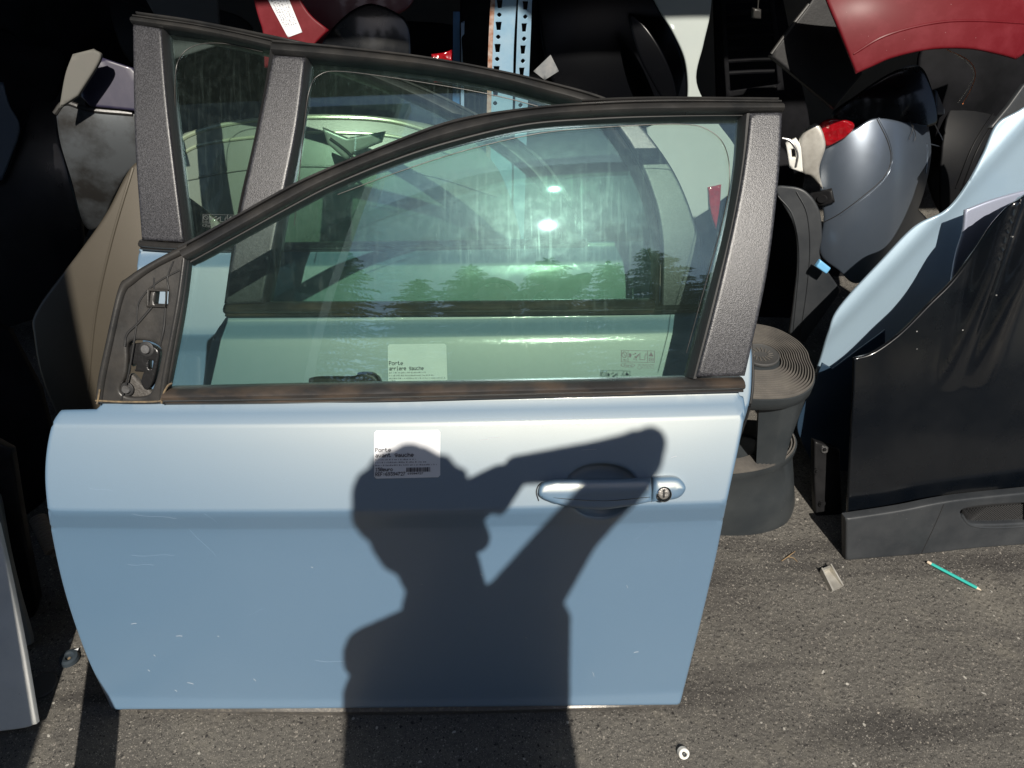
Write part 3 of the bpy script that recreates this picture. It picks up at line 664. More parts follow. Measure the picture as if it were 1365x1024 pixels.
# glass marking near the rear lower corner
def glass_mark(S, tl, tr, br_, bl_, parent, off, extra=True):
    q = S.H([tl, tr, br_, bl_], off); L = 0.018
    rr = [(0, 0, 1, L * 2), (0, 1 - L * 2, 1, 1), (0, 0, L, 1), (1 - L, 0, 1, 1), (0.2, 0, 0.2 + L, 1), (0.78, 0, 0.78 + L, 1)]
    for k in range(14):
        a = 2 * math.pi * k / 14; cx, cy = 0.1 + 0.07 * math.cos(a), 0.38 + 0.24 * math.sin(a); rr.append((cx - 0.012, cy - 0.04, cx + 0.012, cy + 0.04))
    for k in range(5): rr.append((0.055 + k * 0.02, 0.2 + k * 0.075, 0.075 + k * 0.02, 0.28 + k * 0.075))
    rr += text_cells('NO', 0.06, 0.74, 0.14, 0.008)
    rr += [(0.24, 0.25, 0.29, 0.6), (0.29, 0.32, 0.31, 0.5), (0.34, 0.3, 0.4, 0.36), (0.4, 0.2, 0.45, 0.3), (0.4, 0.5, 0.48, 0.62), (0.46, 0.4, 0.52, 0.5), (0.5, 0.3, 0.54, 0.42), (0.36, 0.7, 0.42, 0.76), (0.44, 0.62, 0.46, 0.85), (0.55, 0.2, 0.57, 0.75), (0.55, 0.75, 0.72, 0.8), (0.7, 0.4, 0.72, 0.78), (0.73, 0.2, 0.75, 0.45)]
    for k in range(5): rr.append((0.89 - 0.015 * k - 0.01, 0.12 + 0.07 * k, 0.89 + 0.015 * k + 0.01, 0.19 + 0.07 * k))
    rr += [(0.83, 0.6, 0.96, 0.64), (0.83, 0.84, 0.96, 0.88), (0.83, 0.6, 0.85, 0.88), (0.94, 0.6, 0.96, 0.88), (0.88, 0.7, 0.92, 0.8)]
    if extra:
        for k in range(26):
            a = 2 * math.pi * k / 26; cx, cy = 0.2 + 0.2 * math.cos(a), 1.26 + 0.18 * math.sin(a); rr.append((cx - 0.012, cy - 0.02, cx + 0.012, cy + 0.02))
        rr += text_cells('Ford', 0.09, 1.16, 0.2, 0.0095)
        for yy, x0, x1 in ((1.14, 0.5, 0.98), (1.26, 0.62, 0.98), (1.42, 0.62, 0.96)):
            x = x0
            while x < x1: rr.append((x, yy, x + 0.015, yy + 0.06)); x += random.choice((0.024, 0.03, 0.04))
        for k in range(12):
            a = 2 * math.pi * k / 12; cx, cy = 0.55 + 0.055 * math.cos(a), 1.42 + 0.15 * math.sin(a); rr.append((cx - 0.01, cy - 0.02, cx + 0.01, cy + 0.02))
    return cells('glass_marking', S, q, rr, GMARK, parent, off)
glass_mark(SA, (828, 466), (873, 467), (873, 483), (828, 482), ga, -0.0075)

# paint chips & scratches as wear on the skin
chips = []
rg = random.Random(5)
for (a, b) in [((650, 584), (668, 583)), ((640, 587), (652, 586)), ((175, 832), (182, 831)), ((235, 848), (243, 848)), ((205, 873), (207, 875)), ((250, 910), (258, 912)), ((338, 905), (341, 908)), ((640, 765), (643, 767)), ((290, 848), (292, 849)), ((762, 590), (800, 592)), ((775, 600), (795, 599)), ((790, 896), (792, 902)), ((845, 870), (851, 869)), ((895, 610), (902, 608)), ((233, 920), (236, 922)), ((197, 893), (200, 895)), ((700, 850), (703, 851)), ((835, 780), (837, 784)), ((560, 780), (564, 779)), ((415, 756), (417, 757))]:
    chips.append([SA.P(*SA.hit(*a), 0.0002), SA.P(*SA.hit((a[0] + b[0]) / 2, (a[1] + b[1]) / 2 - 0.4), 0.0002), SA.P(*SA.hit(*b), 0.0002)])
tag(tubes('paint_chips', chips, 0.0003, mat('bare_chip', (0.45, 0.47, 0.5), 0.6), skin), kind='stuff')

hair = []
for (a_, b_) in [((170, 752), (205, 754)), ((252, 705), (288, 742)), ((175, 740), (232, 741)), ((268, 680), (290, 698)), ((176, 685), (235, 692)), ((612, 700), (655, 688)), ((520, 560), (690, 557)), ((700, 740), (712, 775)), ((845, 720), (870, 700)), ((330, 820), (352, 812)), ((905, 760), (912, 700)), ((118, 650), (150, 655)), ((420, 880), (470, 884))]:
    hair.append([SA.P(*SA.hit(a_[0] + (b_[0] - a_[0]) * k / 6, a_[1] + (b_[1] - a_[1]) * k / 6 + 1.2 * math.sin(k)), 0.0) for k in range(7)])
tag(tubes('hairline_scratches', hair, 0.00013, mat('hairline', (0.19, 0.27, 0.38), 0.5), skin, 4), kind='stuff')

# ---- door B
B = thing('car_door', 'blue rear door with a price label, seen through the nearest window, second from the front', 'car door', (-0.05, yA + 0.235, 0), 'car doors leaning in a row')
bodyB = [(303, 419, 1), (500, 418, 1), (700, 417, 1), (985, 414, 1), (1001, 455), (1003, 500), (998, 545), (975, 610), (945, 690), (915, 795, 1), (345, 806, 1), (320, 780), (285, 680), (268, 580), (270, 510), (283, 450)]
panel('outer_panel', SB, bodyB, PAINT, B, th=0.012, r=0.005, step=0.013, off=-0.012, vrows=VR)
panel('inner_panel', SB, [(312, 440, 1), (978, 434, 1), (988, 500), (930, 690), (895, 780, 1), (355, 788, 1), (300, 680), (282, 580), (290, 480)], PAINT_IN, B, th=0.056, r=0.01, step=0.06, off=-0.070)
stube('edge_seal', SB, [(1001, 452), (1004, 500), (999, 545), (976, 610)], 0.003, SEAL, B, off=-0.012)
FB_o = [(362, 55), (450, 63), (560, 76), (650, 92), (730, 110), (812, 134), (850, 165), (895, 225), (922, 285), (935, 350), (940, 420)]
FB_i = [(364, 77), (450, 84), (560, 95), (650, 110), (720, 128), (775, 144), (808, 168), (838, 208), (860, 258), (873, 320), (872, 405)]
frb = ribbon('window_frame', SB, FB_o[:7], FB_i[:7], FRAME, RUBBER, B, n=70, back=-0.03)
ribbon('division_bar', SB, [(812, 160), (840, 200), (866, 256), (880, 320), (880, 407)], [(802, 166), (830, 206), (856, 258), (870, 320), (868, 407)], sc(SOFT, 0.014), SEAL, B, n=40, back=-0.01)
panel('rear_corner_trim', SB, [(822, 146, 1), (850, 165), (895, 225), (922, 285), (938, 350), (944, 418, 1), (882, 418, 1), (882, 320), (868, 256), (842, 198), (816, 160)], PILLAR, B, th=0.014, r=0.004, step=0.02, off=0)
gb = panel('window_glass', SB, [(405, 78, 1), (450, 82), (560, 92), (650, 107), (720, 124), (775, 141), (806, 162), (836, 206), (860, 258), (874, 320), (872, 412, 1), (345, 414, 1), (368, 330), (385, 240)], GLASSB, B, th=0.004, r=0.0008, step=0.02, off=-0.012, rings=(0, 0.5, 1.0, 4.0, 9.0))
panel('pillar_trim', SB, [(364, 77, 1), (407, 80, 1), (396, 170), (378, 262), (350, 405, 1), (300, 408, 1), (318, 295), (343, 180)], PILLAR, B, th=0.018, r=0.004, step=0.02, off=-0.002)
ribbon('pillar_seal', SB, [(412, 80), (401, 170), (384, 262), (357, 405)], [(406, 80), (396, 170), (378, 262), (349, 405)], [(0, -0.006), (0.3, 0.008), (0.7, 0.013), (1, 0.006)], SEAL, B, n=40, back=-0.02)
ribbon('pillar_edge', SB, [(360, 58), (352, 120), (335, 200), (316, 285), (298, 405)], [(367, 78), (358, 120), (342, 200), (322, 285), (305, 405)], [(0, 0.0), (0.3, 0.012), (0.7, 0.015), (1, 0.01)], SEAL, B, n=40, back=-0.02)
ribbon('belt_trim', SB, [(300, 404), (500, 404), (700, 402), (872, 400)], [(300, 424), (500, 423), (700, 422), (872, 420)], BELTP, BELT, B, n=60, back=-0.02)
ribbon('belt_trim_end', SB, [(872, 404), (940, 402)], [(872, 420), (942, 418)], sc(BELTP, 0.8), RUBBER, B, n=10, back=-0.02)
price_label(SB, [(517, 459), (595, 458), (597, 521), (518, 522)], ('Porte', 'arriere gauche'), '69394724', B, 9.0, 'white price label seen through the front window')
hb = panel('black_handle', SB, [(411, 512), (420, 506), (470, 505), (478, 500), (497, 501), (507, 513), (500, 530), (420, 530)], PLAST, B, th=0.02, r=0.006, step=0.012, off=0.003)

# ---- door C
Cd = thing('car_door', 'blue door rearmost of the row, its black pillar trim standing highest at left', 'car door', (-0.2, yA + 0.5, 0), 'car doors leaning in a row')
bodyC = [(184, 333, 1), (188, 328, 1), (400, 327, 1), (860, 321, 1), (890, 420), (880, 520), (850, 665, 1), (245, 684, 1), (212, 580), (190, 460), (181, 380)]
panel('outer_panel', SC, bodyC, PAINT, Cd, th=0.012, r=0.005, step=0.016, off=-0.012, vrows=VR)
panel('inner_panel', SC, [(194, 346, 1), (850, 338, 1), (870, 430), (830, 650, 1), (262, 668, 1), (225, 570), (203, 460)], PAINT_IN, Cd, th=0.056, r=0.01, step=0.08, off=-0.070)
ribbon('window_frame', SC, [(176, 21), (270, 35), (362, 54), (450, 76), (540, 108), (620, 144), (690, 186), (740, 232), (775, 300), (785, 330)], [(177, 36), (270, 49), (362, 69), (440, 90), (520, 120), (600, 158), (665, 200), (715, 245), (745, 305), (755, 330)], FRAME, RUBBER, Cd, n=70, back=-0.03)
ribbon('gutter_lip', SC, [(182, 18), (260, 29), (362, 49), (450, 68)], [(182, 22), (260, 34), (362, 54), (450, 74)], sc(SOFT, 0.006), RUBBER, Cd, n=40, off=0.01, back=-0.004)
panel('pillar_trim', SC, [(177, 35, 1), (215, 41, 1), (224, 150), (245, 324, 1), (189, 321, 1), (180, 190)], PILLAR, Cd, th=0.018, r=0.004, step=0.02, off=-0.002)
ribbon('pillar_seal', SC, [(215, 41), (224, 150), (246, 325)], [(221, 42), (231, 150), (252, 325)], [(0, 0.006), (0.4, 0.013), (0.8, 0.006), (1, -0.006)], SEAL, Cd, n=30, back=-0.02)
panel('window_glass', SC, [(219, 42, 1), (362, 66, 1), (440, 86), (520, 116), (600, 154), (665, 196), (715, 242), (745, 300), (757, 330, 1), (250, 330, 1), (230, 150)], GLASSB, Cd, th=0.004, r=0.0008, step=0.025, off=-0.012, rings=(0, 0.5, 1.0, 4.0, 9.0))
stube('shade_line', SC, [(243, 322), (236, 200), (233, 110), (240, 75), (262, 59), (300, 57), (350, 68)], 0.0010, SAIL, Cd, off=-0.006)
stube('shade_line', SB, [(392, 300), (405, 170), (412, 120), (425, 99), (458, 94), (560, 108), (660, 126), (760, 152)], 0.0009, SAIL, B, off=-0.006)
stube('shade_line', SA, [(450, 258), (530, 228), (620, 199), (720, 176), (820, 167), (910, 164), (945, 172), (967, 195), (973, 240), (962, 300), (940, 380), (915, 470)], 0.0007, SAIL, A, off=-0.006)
ribbon('belt_trim', SC, [(187, 319), (252, 324), (500, 322), (780, 318)], [(187, 334), (252, 337), (500, 336), (780, 331)], BELTP, RUBBER, Cd, n=40, back=-0.02)
glass_markC = glass_mark(SC, (270, 285), (312, 286), (312, 298), (270, 297), Cd, -0.007, True)

# ------------------------------------------------------------------ panels around the doors
def simple(name, label, cat, S, outline, m, th=0.004, r=0.002, step=0.03, group=None, holes=(), hf=None, off=0.0):
    t = thing(name, label, cat, S.O.copy() - Vector((0, 0, S.O.z)), group)
    p = panel('skin', S, outline, m, t, th=th, r=r, step=step, holes=holes, hf=hf, off=off)
    return t, p

# champagne bumper behind the quarter windows
S = flat((400, 240), 1.86, 28, 0, 0.5, 0.8)
t, p = simple('car_bumper', 'champagne bumper with chrome strip, seen through the two rear windows', 'bumper', S, [(236, 205), (262, 172), (330, 158), (430, 152), (530, 158), (610, 178), (660, 220), (690, 300), (700, 380, 1), (240, 385, 1)], CHAMP, 0.01, 0.008, 0.04)
stube('chrome_strip', S, [(232, 196), (262, 178), (330, 163), (430, 158), (520, 163), (600, 186)], 0.006, CREAMT, t, off=0.012)
stube('chrome_strip', S, [(236, 212), (270, 194), (350, 183), (440, 178), (530, 184), (600, 206)], 0.0045, CREAMT, t, off=0.012)
stube('moulding_edge', S, [(250, 240), (330, 226), (430, 222), (560, 232), (660, 262)], 0.003, CHAMP, t, off=0.012)
# emblem-less grille clip seen behind the glass
S = flat((480, 185), 1.80, 20)
t, p = simple('lamp_bracket', 'grey pronged lamp bracket lying behind the second window', 'bracket', S, corner([(429, 170), (462, 184), (513, 175), (508, 190), (470, 205), (462, 215), (436, 192)]), ALU, 0.02, 0.005, 0.02)
stube('bracket_arm', S, [(440, 185), (460, 200), (475, 215)], 0.004, PLAST, t, off=0.02)

# bronze panel at left
S = flat((130, 400), 1.50, 30, 0, 0.25, 0.3, 20)
t, p = simple('car_bonnet', 'bronze brown bonnet leaning left of the doors, half in shade', 'bonnet', S, [(200, 205, 1), (172, 225), (140, 285), (105, 335), (48, 412), (44, 450), (60, 520), (110, 620, 1), (300, 640, 1), (300, 300, 1), (220, 240, 1)], BRONZE, 0.008, 0.006, 0.035)
stube('pressed_ridge', S, [(178, 225), (150, 320), (128, 420), (118, 520)], 0.005, BRONZE, t, off=0.005)

# dark bumper with silver corner (left, behind C)
S = flat((140, 180), 1.72, 15, 12, 0.9, 1.6)
t, p = simple('car_wing', 'dusty charcoal wing with scratched edge, left of the rearmost door', 'wing', S, [(74, 150, 1), (92, 138), (130, 148), (185, 150, 1), (200, 250, 1), (176, 225), (152, 262), (134, 300), (112, 300), (95, 240), (80, 190)], mat('dusty_charcoal', (0.10, 0.11, 0.12), 0.36, 0.5, col2=(0.035, 0.034, 0.033), nscale=9, nlo=0.42, nhi=0.6, coat=0.4, coat_rough=0.2), 0.006, 0.004, 0.03)
stube('torn_edge', S, [(74, 152), (88, 138), (120, 147), (176, 152)], 0.006, SAIL, t, off=0.006)
S = flat((110, 110), 1.70, 20, 10)
t, p = simple('trim_corner', 'dirty grey plastic corner piece standing above the charcoal wing', 'trim piece', S, [(96, 72, 1), (124, 65, 1), (134, 78), (104, 128, 1), (78, 145, 1), (86, 100)], mat('dusty_grey_plastic', (0.11, 0.105, 0.095), 0.7, col2=(0.1, 0.1, 0.09), nscale=20), 0.012, 0.004, 0.03)
S = flat((145, 110), 1.76, 24, 10)
t, p = simple('sill_panel', 'dark indigo scratched panel beside the grey plastic corner piece', 'panel', S, [(134, 76, 1), (182, 92, 1), (200, 150, 1), (120, 142, 1), (104, 126, 1)], mat('indigo_paint', (0.012, 0.011, 0.035), 0.4, 0.0, col2=(0.03, 0.026, 0.05), nscale=30, stretch=(1, 1, 0.2), coat=0.4), 0.008, 0.004, 0.03)
# large dark bumpers at far left, in shade
S = flat((60, 200), 2.0, 15, 15, 0.5, 0.8)
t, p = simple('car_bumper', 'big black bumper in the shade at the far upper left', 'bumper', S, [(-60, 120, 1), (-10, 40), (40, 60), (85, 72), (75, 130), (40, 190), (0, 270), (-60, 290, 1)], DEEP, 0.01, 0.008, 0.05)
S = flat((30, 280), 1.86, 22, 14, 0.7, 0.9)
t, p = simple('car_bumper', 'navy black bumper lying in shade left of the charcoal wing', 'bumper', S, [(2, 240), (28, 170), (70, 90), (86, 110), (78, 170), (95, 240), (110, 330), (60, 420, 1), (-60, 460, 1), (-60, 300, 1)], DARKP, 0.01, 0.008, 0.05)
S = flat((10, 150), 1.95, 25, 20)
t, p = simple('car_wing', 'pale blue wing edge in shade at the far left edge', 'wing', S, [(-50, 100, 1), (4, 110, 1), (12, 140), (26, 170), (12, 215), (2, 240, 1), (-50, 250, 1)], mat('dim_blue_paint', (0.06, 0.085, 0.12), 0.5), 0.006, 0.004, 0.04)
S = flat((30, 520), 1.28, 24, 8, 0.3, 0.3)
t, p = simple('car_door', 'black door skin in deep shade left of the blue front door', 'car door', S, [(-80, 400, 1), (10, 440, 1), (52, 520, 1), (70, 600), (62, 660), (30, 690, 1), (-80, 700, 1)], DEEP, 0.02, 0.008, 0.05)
# white & grey panel ends front left
S = flat((40, 968), 0.69, 35, 4)
t, p = simple('car_wing', 'chalky white panel end standing in shade at lower left corner', 'wing', S, [(-90, 560, 1), (-4, 700, 1), (12, 770), (30, 860), (48, 966, 1), (20, 973), (-90, 985, 1)], WHITEP, 0.012, 0.003, 0.03)
S = flat((38, 855), 0.875, 35, 6)
t, p = simple('car_wing', 'narrow grey panel end just behind the chalky white panel', 'wing', S, [(-80, 560, 1), (-2, 660, 1), (10, 730), (24, 790), (41, 852), (36, 862, 1), (-80, 880, 1)], mat('dull_grey_paint', (0.22, 0.22, 0.2), 0.5, col2=(0.16, 0.16, 0.15), nscale=15), 0.012, 0.003, 0.03)
S = flat((40, 620), 1.10, 22, 5)
t, p = simple('door_trim', 'black trim strip leaning between the white panel and the blue door', 'trim piece', S, [(-60, 560, 1), (14, 600, 1), (30, 700), (50, 800, 1), (38, 846, 1), (-40, 700, 1)], PLAST, 0.02, 0.005, 0.04)

# white fender top centre-right
S = flat((915, 150), 1.92, 24, 0, 0.4, 0.4)
t, p = simple('car_wing', 'pale silver wing with pointed tail above the nearest door', 'wing', S, [(862, -20, 1), (950, -20, 1), (947, 20), (938, 60), (929, 110), (955, 160), (982, 200), (983, 245), (958, 270), (925, 292, 1), (870, 250, 1), (862, 170, 1), (913, 150, 1), (917, 120), (913, 80), (898, 45), (880, 15)], SILVER, 0.006, 0.004, 0.025)
S = flat((957, 270), 1.85, 20)
t, p = simple('tail_lamp', 'narrow red tail lamp seen through the rear corner of the front window', 'tail lamp', S, [(944, 250, 1), (962, 246, 1), (960, 275), (955, 306, 1), (948, 285)], TAILR, 0.02, 0.004, 0.02)
# black wings between rack and white fender
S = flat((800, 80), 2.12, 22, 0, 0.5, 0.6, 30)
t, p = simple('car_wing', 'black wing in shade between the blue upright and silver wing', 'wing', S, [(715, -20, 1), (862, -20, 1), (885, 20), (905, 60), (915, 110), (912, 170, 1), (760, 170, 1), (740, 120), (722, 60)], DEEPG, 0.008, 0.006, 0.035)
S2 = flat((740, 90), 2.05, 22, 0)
t, p = simple('stock_label', 'dim white paper label stuck on black wing beside blue upright', 'label', S2, corner([(711, 95), (734, 73), (745, 95), (726, 107)]), mat('dark_grey_paper', (0.12, 0.13, 0.14), 0.7, col2=(0.2, 0.2, 0.2), nscale=50), 0.001, 0.0005, 0.03)  # label paper coloured a mottled dark grey
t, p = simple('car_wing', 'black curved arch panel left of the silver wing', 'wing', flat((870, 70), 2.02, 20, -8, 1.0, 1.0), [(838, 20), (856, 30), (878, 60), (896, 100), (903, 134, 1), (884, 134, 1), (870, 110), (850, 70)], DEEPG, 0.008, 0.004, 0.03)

# rack upright with slots
S = flat((682, 80), 2.0, 2, -3)
holes = []
for i in range(5):
    yy = 6 + i * 29.5; cx = 666 - i * 1.4
    if i > 0 or True: holes.append(corner([(cx - 4, yy - 6), (cx + 4, yy - 6), (cx + 2.5, yy + 5), (cx - 2.5, yy + 5)]))
    yc = yy + 14; cx = 665.5 - i * 1.4
    holes.append([(cx - 3, yc), (cx, yc - 3), (cx + 3, yc), (cx, yc + 3)])
t = thing('rack_upright', 'light blue slotted steel rack upright behind the second door', 'rack upright', (S.O.x, S.O.y, 0))
panel('front_flange', S, [(657, -20, 1), (690, -20, 1), (686, 40, 1), (684, 100), (681, 330, 1), (648, 330, 1), (652, 90)], RACKM, t, th=0.002, r=0.0008, step=0.02, holes=holes)
panel('rusty_edge', S, [(655, -20, 1), (661, -20, 1), (656, 90), (652, 330, 1), (646, 330, 1), (650, 90)], RUST, t, th=0.0015, r=0.0006, step=0.02, off=0.0025)
S3 = flat((695, 80), 2.0, 2, 38)
holes = []
for i in range(5):
    yy = 8 + i * 29.5; cx = 700.5 - i * 1.6
    holes.append(corner([(cx - 3.5, yy - 6), (cx + 4, yy - 6), (cx + 2.5, yy + 5), (cx - 2.5, yy + 5)]))
    yc = yy + 14.5; holes.append([(cx - 3, yc), (cx, yc - 3), (cx + 3, yc), (cx, yc + 3)])
panel('side_flange', S3, [(692, -20, 1), (710, -20, 1), (708, 40, 1), (703, 160, 1), (698, 330, 1), (684, 330, 1), (688, 100, 1)], RACKM, t, th=0.002, r=0.0008, step=0.02, holes=holes)
t = thing('rack_upright', 'slim deep blue upright standing left of the slotted upright', 'rack upright', (-0.15, 2.3, 0))
S = flat((611, 60), 2.25, 0, 0)
panel('front_flange', S, corner([(604, 16), (613, 16), (612, 330), (602, 330)]), RACKD, t, th=0.003, r=0.001, step=0.05)
panel('side_flange', S, corner([(614.5, 32), (619, 30), (618, 330), (613.5, 330)]), mat('pale_blue_flange', (0.3, 0.42, 0.6), 0.4), t, th=0.02, r=0.001, step=0.05)
S = flat((640, 40), 2.3, 0, 0)
hs = [[(644, y_), (646.5, y_ - 3), (649, y_), (646.5, y_ + 3)] for y_ in (4, 15, 26, 37, 52, 75)]
t, p = simple('rack_rail', 'dark perforated rail standing in shade beside the slotted upright', 'rack rail', S, corner([(641, -20), (652, -20), (650, 330), (638, 330)]), mat('dark_rail', (0.01, 0.02, 0.03), 0.5), 0.004, 0.001, 0.04, holes=hs)

# red wing with label, top left-centre
S = flat((390, 40), 1.96, 22, 0, 0.4, 0.5)
t, p = simple('car_wing', 'bright red wing tip with white stock label, above the second door', 'wing', S, [(330, -30, 1), (343, 20), (350, 45), (352, 90, 1), (420, 90, 1), (420, 58, 1), (438, 40, 1), (410, 15), (385, -30, 1)], RED, 0.006, 0.004, 0.025)
q = S.H([(354, -14), (384, -16), (403, 42), (385, 50)], 0.006)
lb = panel('stock_label', S, [(*S.hit(x_, y_, 0.006), 1) for x_, y_ in ((350, -14), (379, -16), (403, 43), (384, 50))], PAPER, t, th=0.0006, r=0.0003, step=0.02, off=0.0062, uv=True)
ql = [S.hit(403, 43, 0.006), S.hit(379, -16, 0.006), S.hit(350, -14, 0.006), S.hit(384, 50, 0.006)]
rr = []; rg = random.Random(12)
for b0 in (0.12, 0.26, 0.4, 0.55, 0.68, 0.8):
    a_ = 0.2
    while a_ < 0.97: rr.append((a_, b0, a_ + rg.choice((0.012, 0.02)), b0 + rg.choice((0.05, 0.08)))); a_ += rg.choice((0.03, 0.04, 0.06))
cells('printed_text', S, ql, rr, INKL, lb, 0.0072)
S = flat((470, 40), 2.15, 20, 5, 0.5, 0.6)
t, p = simple('car_bonnet', 'dark maroon bonnet in shade behind the red wing tip', 'bonnet', S, [(385, -30, 1), (560, -30, 1), (545, 10), (500, 30), (455, 45), (430, 70, 1), (400, 30, 1)], mat('maroon_paint', (0.10, 0.008, 0.015), 0.35, coat=0.5), 0.008, 0.005, 0.04)
S = flat((490, 50), 2.08, 25, 5, 1.0, 1.2)
t, p = simple('mudguard', 'glossy black curved mudguard piece above the second door frame', 'mudguard', S, [(428, 62), (455, 25), (490, 5), (525, 15), (545, 35), (548, 90, 1), (440, 90, 1)], BLACKP, 0.008, 0.005, 0.03)
S = flat((590, 75), 2.05, 22, 0)
t, p = simple('tail_lamp', 'small red lens peeking over the second door beside blue upright', 'tail lamp', S, [(575, 72, 1), (590, 70), (602, 66, 1), (603, 110, 1), (578, 110, 1)], TAILR, 0.02, 0.004, 0.03)
S = flat((240, 15), 2.1, 18, 0)
t, p = simple('car_door', 'dull grey panel in shade above the rearmost door', 'car door', S, corner([(178, -30), (288, -30), (294, 60), (230, 80), (205, 20)]), mat('dull_dark_grey', (0.05, 0.053, 0.055), 0.6), 0.01, 0.004, 0.05)

# ---- right side: grey-blue bumper
def exb(u, v, a, b): return 0.0
S = flat((1145, 270), 1.68, 14, -8, 3.6, 0.9, 8)
def seam_h(u, v, d): return 0.0
t = thing('car_bumper', 'grey blue rear bumper corner standing right of the nearest door', 'bumper', (S.O.x, S.O.y, 0))
panel('skin', S, [(1096, 203), (1120, 184), (1141, 172), (1168, 158), (1210, 164), (1243, 164), (1247, 120, 1), (1262, 160), (1274, 210), (1268, 245), (1245, 293), (1200, 335), (1146, 377), (1118, 360), (1094, 336), (1099, 290), (1093, 240)], GREYB, t, th=0.006, r=0.004, step=0.014)
stube('panel_seam', S, [(1168, 160), (1182, 190), (1186, 215), (1176, 238), (1150, 262), (1120, 285), (1100, 296)], 0.0012, SEAL, t, off=0.0062)
stube('panel_seam', S, [(1170, 158), (1184, 188), (1188, 214), (1178, 240), (1152, 264), (1122, 287)], 0.0010, GREYB, t, off=0.0068)
stube('edge_bead', S, [(1243, 165), (1255, 190), (1262, 215), (1258, 245)], 0.0015, GREYB, t, off=0.0062)
panel('fixing_clip', S, corner([(1086, 258), (1112, 252), (1116, 270), (1098, 276), (1086, 268)]), PLAST, t, th=0.012, r=0.003, step=0.02, off=0.006)
disc('screw', S, (1101, 265), 0.010, 0.006, PLAST, t, off=0.016)
tubes('stray_wires', [[S.P(*a, 0.012) for a in S.H(curve(c_, False, 5), 0.012)] for c_ in ([(1209, 163), (1213, 172), (1208, 188)], [(1209, 165), (1216, 180), (1215, 190)])], 0.0008, SEAL, t)
S = flat((1115, 172), 1.76, 14, -20, 2.0, 2.0)
t, p = simple('tail_lamp', 'red tail lamp set on top of the grey blue bumper', 'tail lamp', S, [(1088, 170, 1), (1104, 160), (1128, 161), (1138, 168), (1128, 182), (1103, 196, 1), (1094, 185)], TAILR, 0.02, 0.006, 0.012)
S = flat((1080, 210), 1.74, 10, -15, 1.0, 1.0)
t, p = simple('lamp_housing', 'white and silver lamp housing between the pillar and the bumper', 'lamp housing', S, [(1066, 190), (1080, 172), (1092, 170), (1100, 195), (1092, 225), (1097, 252, 1), (1082, 235), (1070, 228)], ALU, 0.03, 0.006, 0.015)
panel('white_bracket', S, [(1049, 192, 1), (1062, 186, 1), (1070, 200), (1071, 230, 1), (1054, 224, 1)], WHITEPL, t, th=0.02, r=0.003, step=0.02, off=0.01, holes=[corner([(1056, 200), (1061, 199), (1062, 210), (1057, 211)])])
stube('hook', S, [(1045, 186), (1056, 190), (1064, 205), (1062, 222)], 0.003, STEEL, t, off=0.03)
# black wheel arch liner
S = flat((1075, 350), 1.64, 12, -10, 1.0, 0.5)
t, p = simple('wheel_arch_liner', 'matt black wheel arch liner standing behind the step stool', 'wheel arch liner', S, [(1034, 254), (1052, 249), (1075, 256), (1092, 280), (1096, 315), (1094, 345), (1121, 388, 1), (1102, 415), (1072, 458, 1), (1052, 445, 1), (1058, 400), (1063, 345), (1058, 300)], GREYPL, 0.008, 0.004, 0.02)
stube('moulded_rib', S, [(1062, 256), (1076, 285), (1080, 330), (1076, 385), (1066, 452)], 0.0016, GREYPL, t, off=0.009)
stube('moulded_rib', S, [(1038, 262), (1058, 290), (1066, 345), (1058, 440)], 0.0016, GREYPL, t, off=0.009)
S = flat((1098, 357), 1.60, 12, 0)
t, p = simple('plastic_clip', 'small light blue plastic clip hanging under the bumper corner', 'clip', S, corner([(1094, 347), (1108, 358), (1102, 366), (1088, 356)]), CLIPB, 0.012, 0.003, 0.01)
# black bonnet + bracket + red fender, upper right
S = flat((1190, 130), 1.86, 28, -6, 1.2, 1.4)
t, p = simple('car_bonnet', 'glossy black bonnet in shade above the grey blue bumper', 'bonnet', S, [(1110, 152), (1140, 128), (1190, 96), (1226, 88), (1243, 120), (1250, 160), (1235, 170, 1), (1130, 170, 1)], BLACKP, 0.008, 0.005, 0.03)
S = flat((1080, 80), 1.78, 22, -5)
t, p = simple('door_card', 'scratched black plastic panel with square corner, left of the red wing', 'panel', S, [(1075, 10, 1), (1100, -30, 1), (1150, -30, 1), (1150, 100, 1), (1112, 145, 1), (1026, 74, 1)], PLAST, 0.02, 0.004, 0.03)
stube('edge_bead', S, [(1028, 72), (1050, 42), (1078, 6)], 0.004, SAIL, t, off=0.018)
S = flat((1240, 40), 1.60, 26, 0, 0.6, 1.3)
t, p = simple('car_wing', 'dusty red wing with wheel arch cut, hanging at the upper right', 'wing', S, [(1088, -40, 1), (1104, 5), (1122, 48), (1142, 98, 1), (1165, 88), (1191, 77), (1240, 66), (1292, 65), (1330, 72), (1356, 79, 1), (1372, 66, 1), (1440, 40, 1), (1440, -40, 1)], RED, 0.006, 0.004, 0.025)
stube('arch_crease', S, [(1138, 72), (1180, 48), (1240, 32), (1300, 28), (1400, 34)], 0.003, RED, t, off=0.0045)
# hanging wires
S = flat((1290, 110), 1.75, 10)
t = thing('loose_wires', 'two thin orange and cream wires hanging below the red wing', 'wires', (S.O.x, S.O.y, 0))
stube('orange_wire', S, [(1262, 66), (1290, 80), (1300, 96), (1296, 115), (1283, 139)], 0.0011, mat('orange_wire', (0.6, 0.2, 0.08), 0.5), t)
stube('cream_wire', S, [(1264, 66), (1288, 82), (1298, 97), (1292, 115), (1277, 137)], 0.0011, mat('cream_wire', (0.7, 0.62, 0.5), 0.5), t)
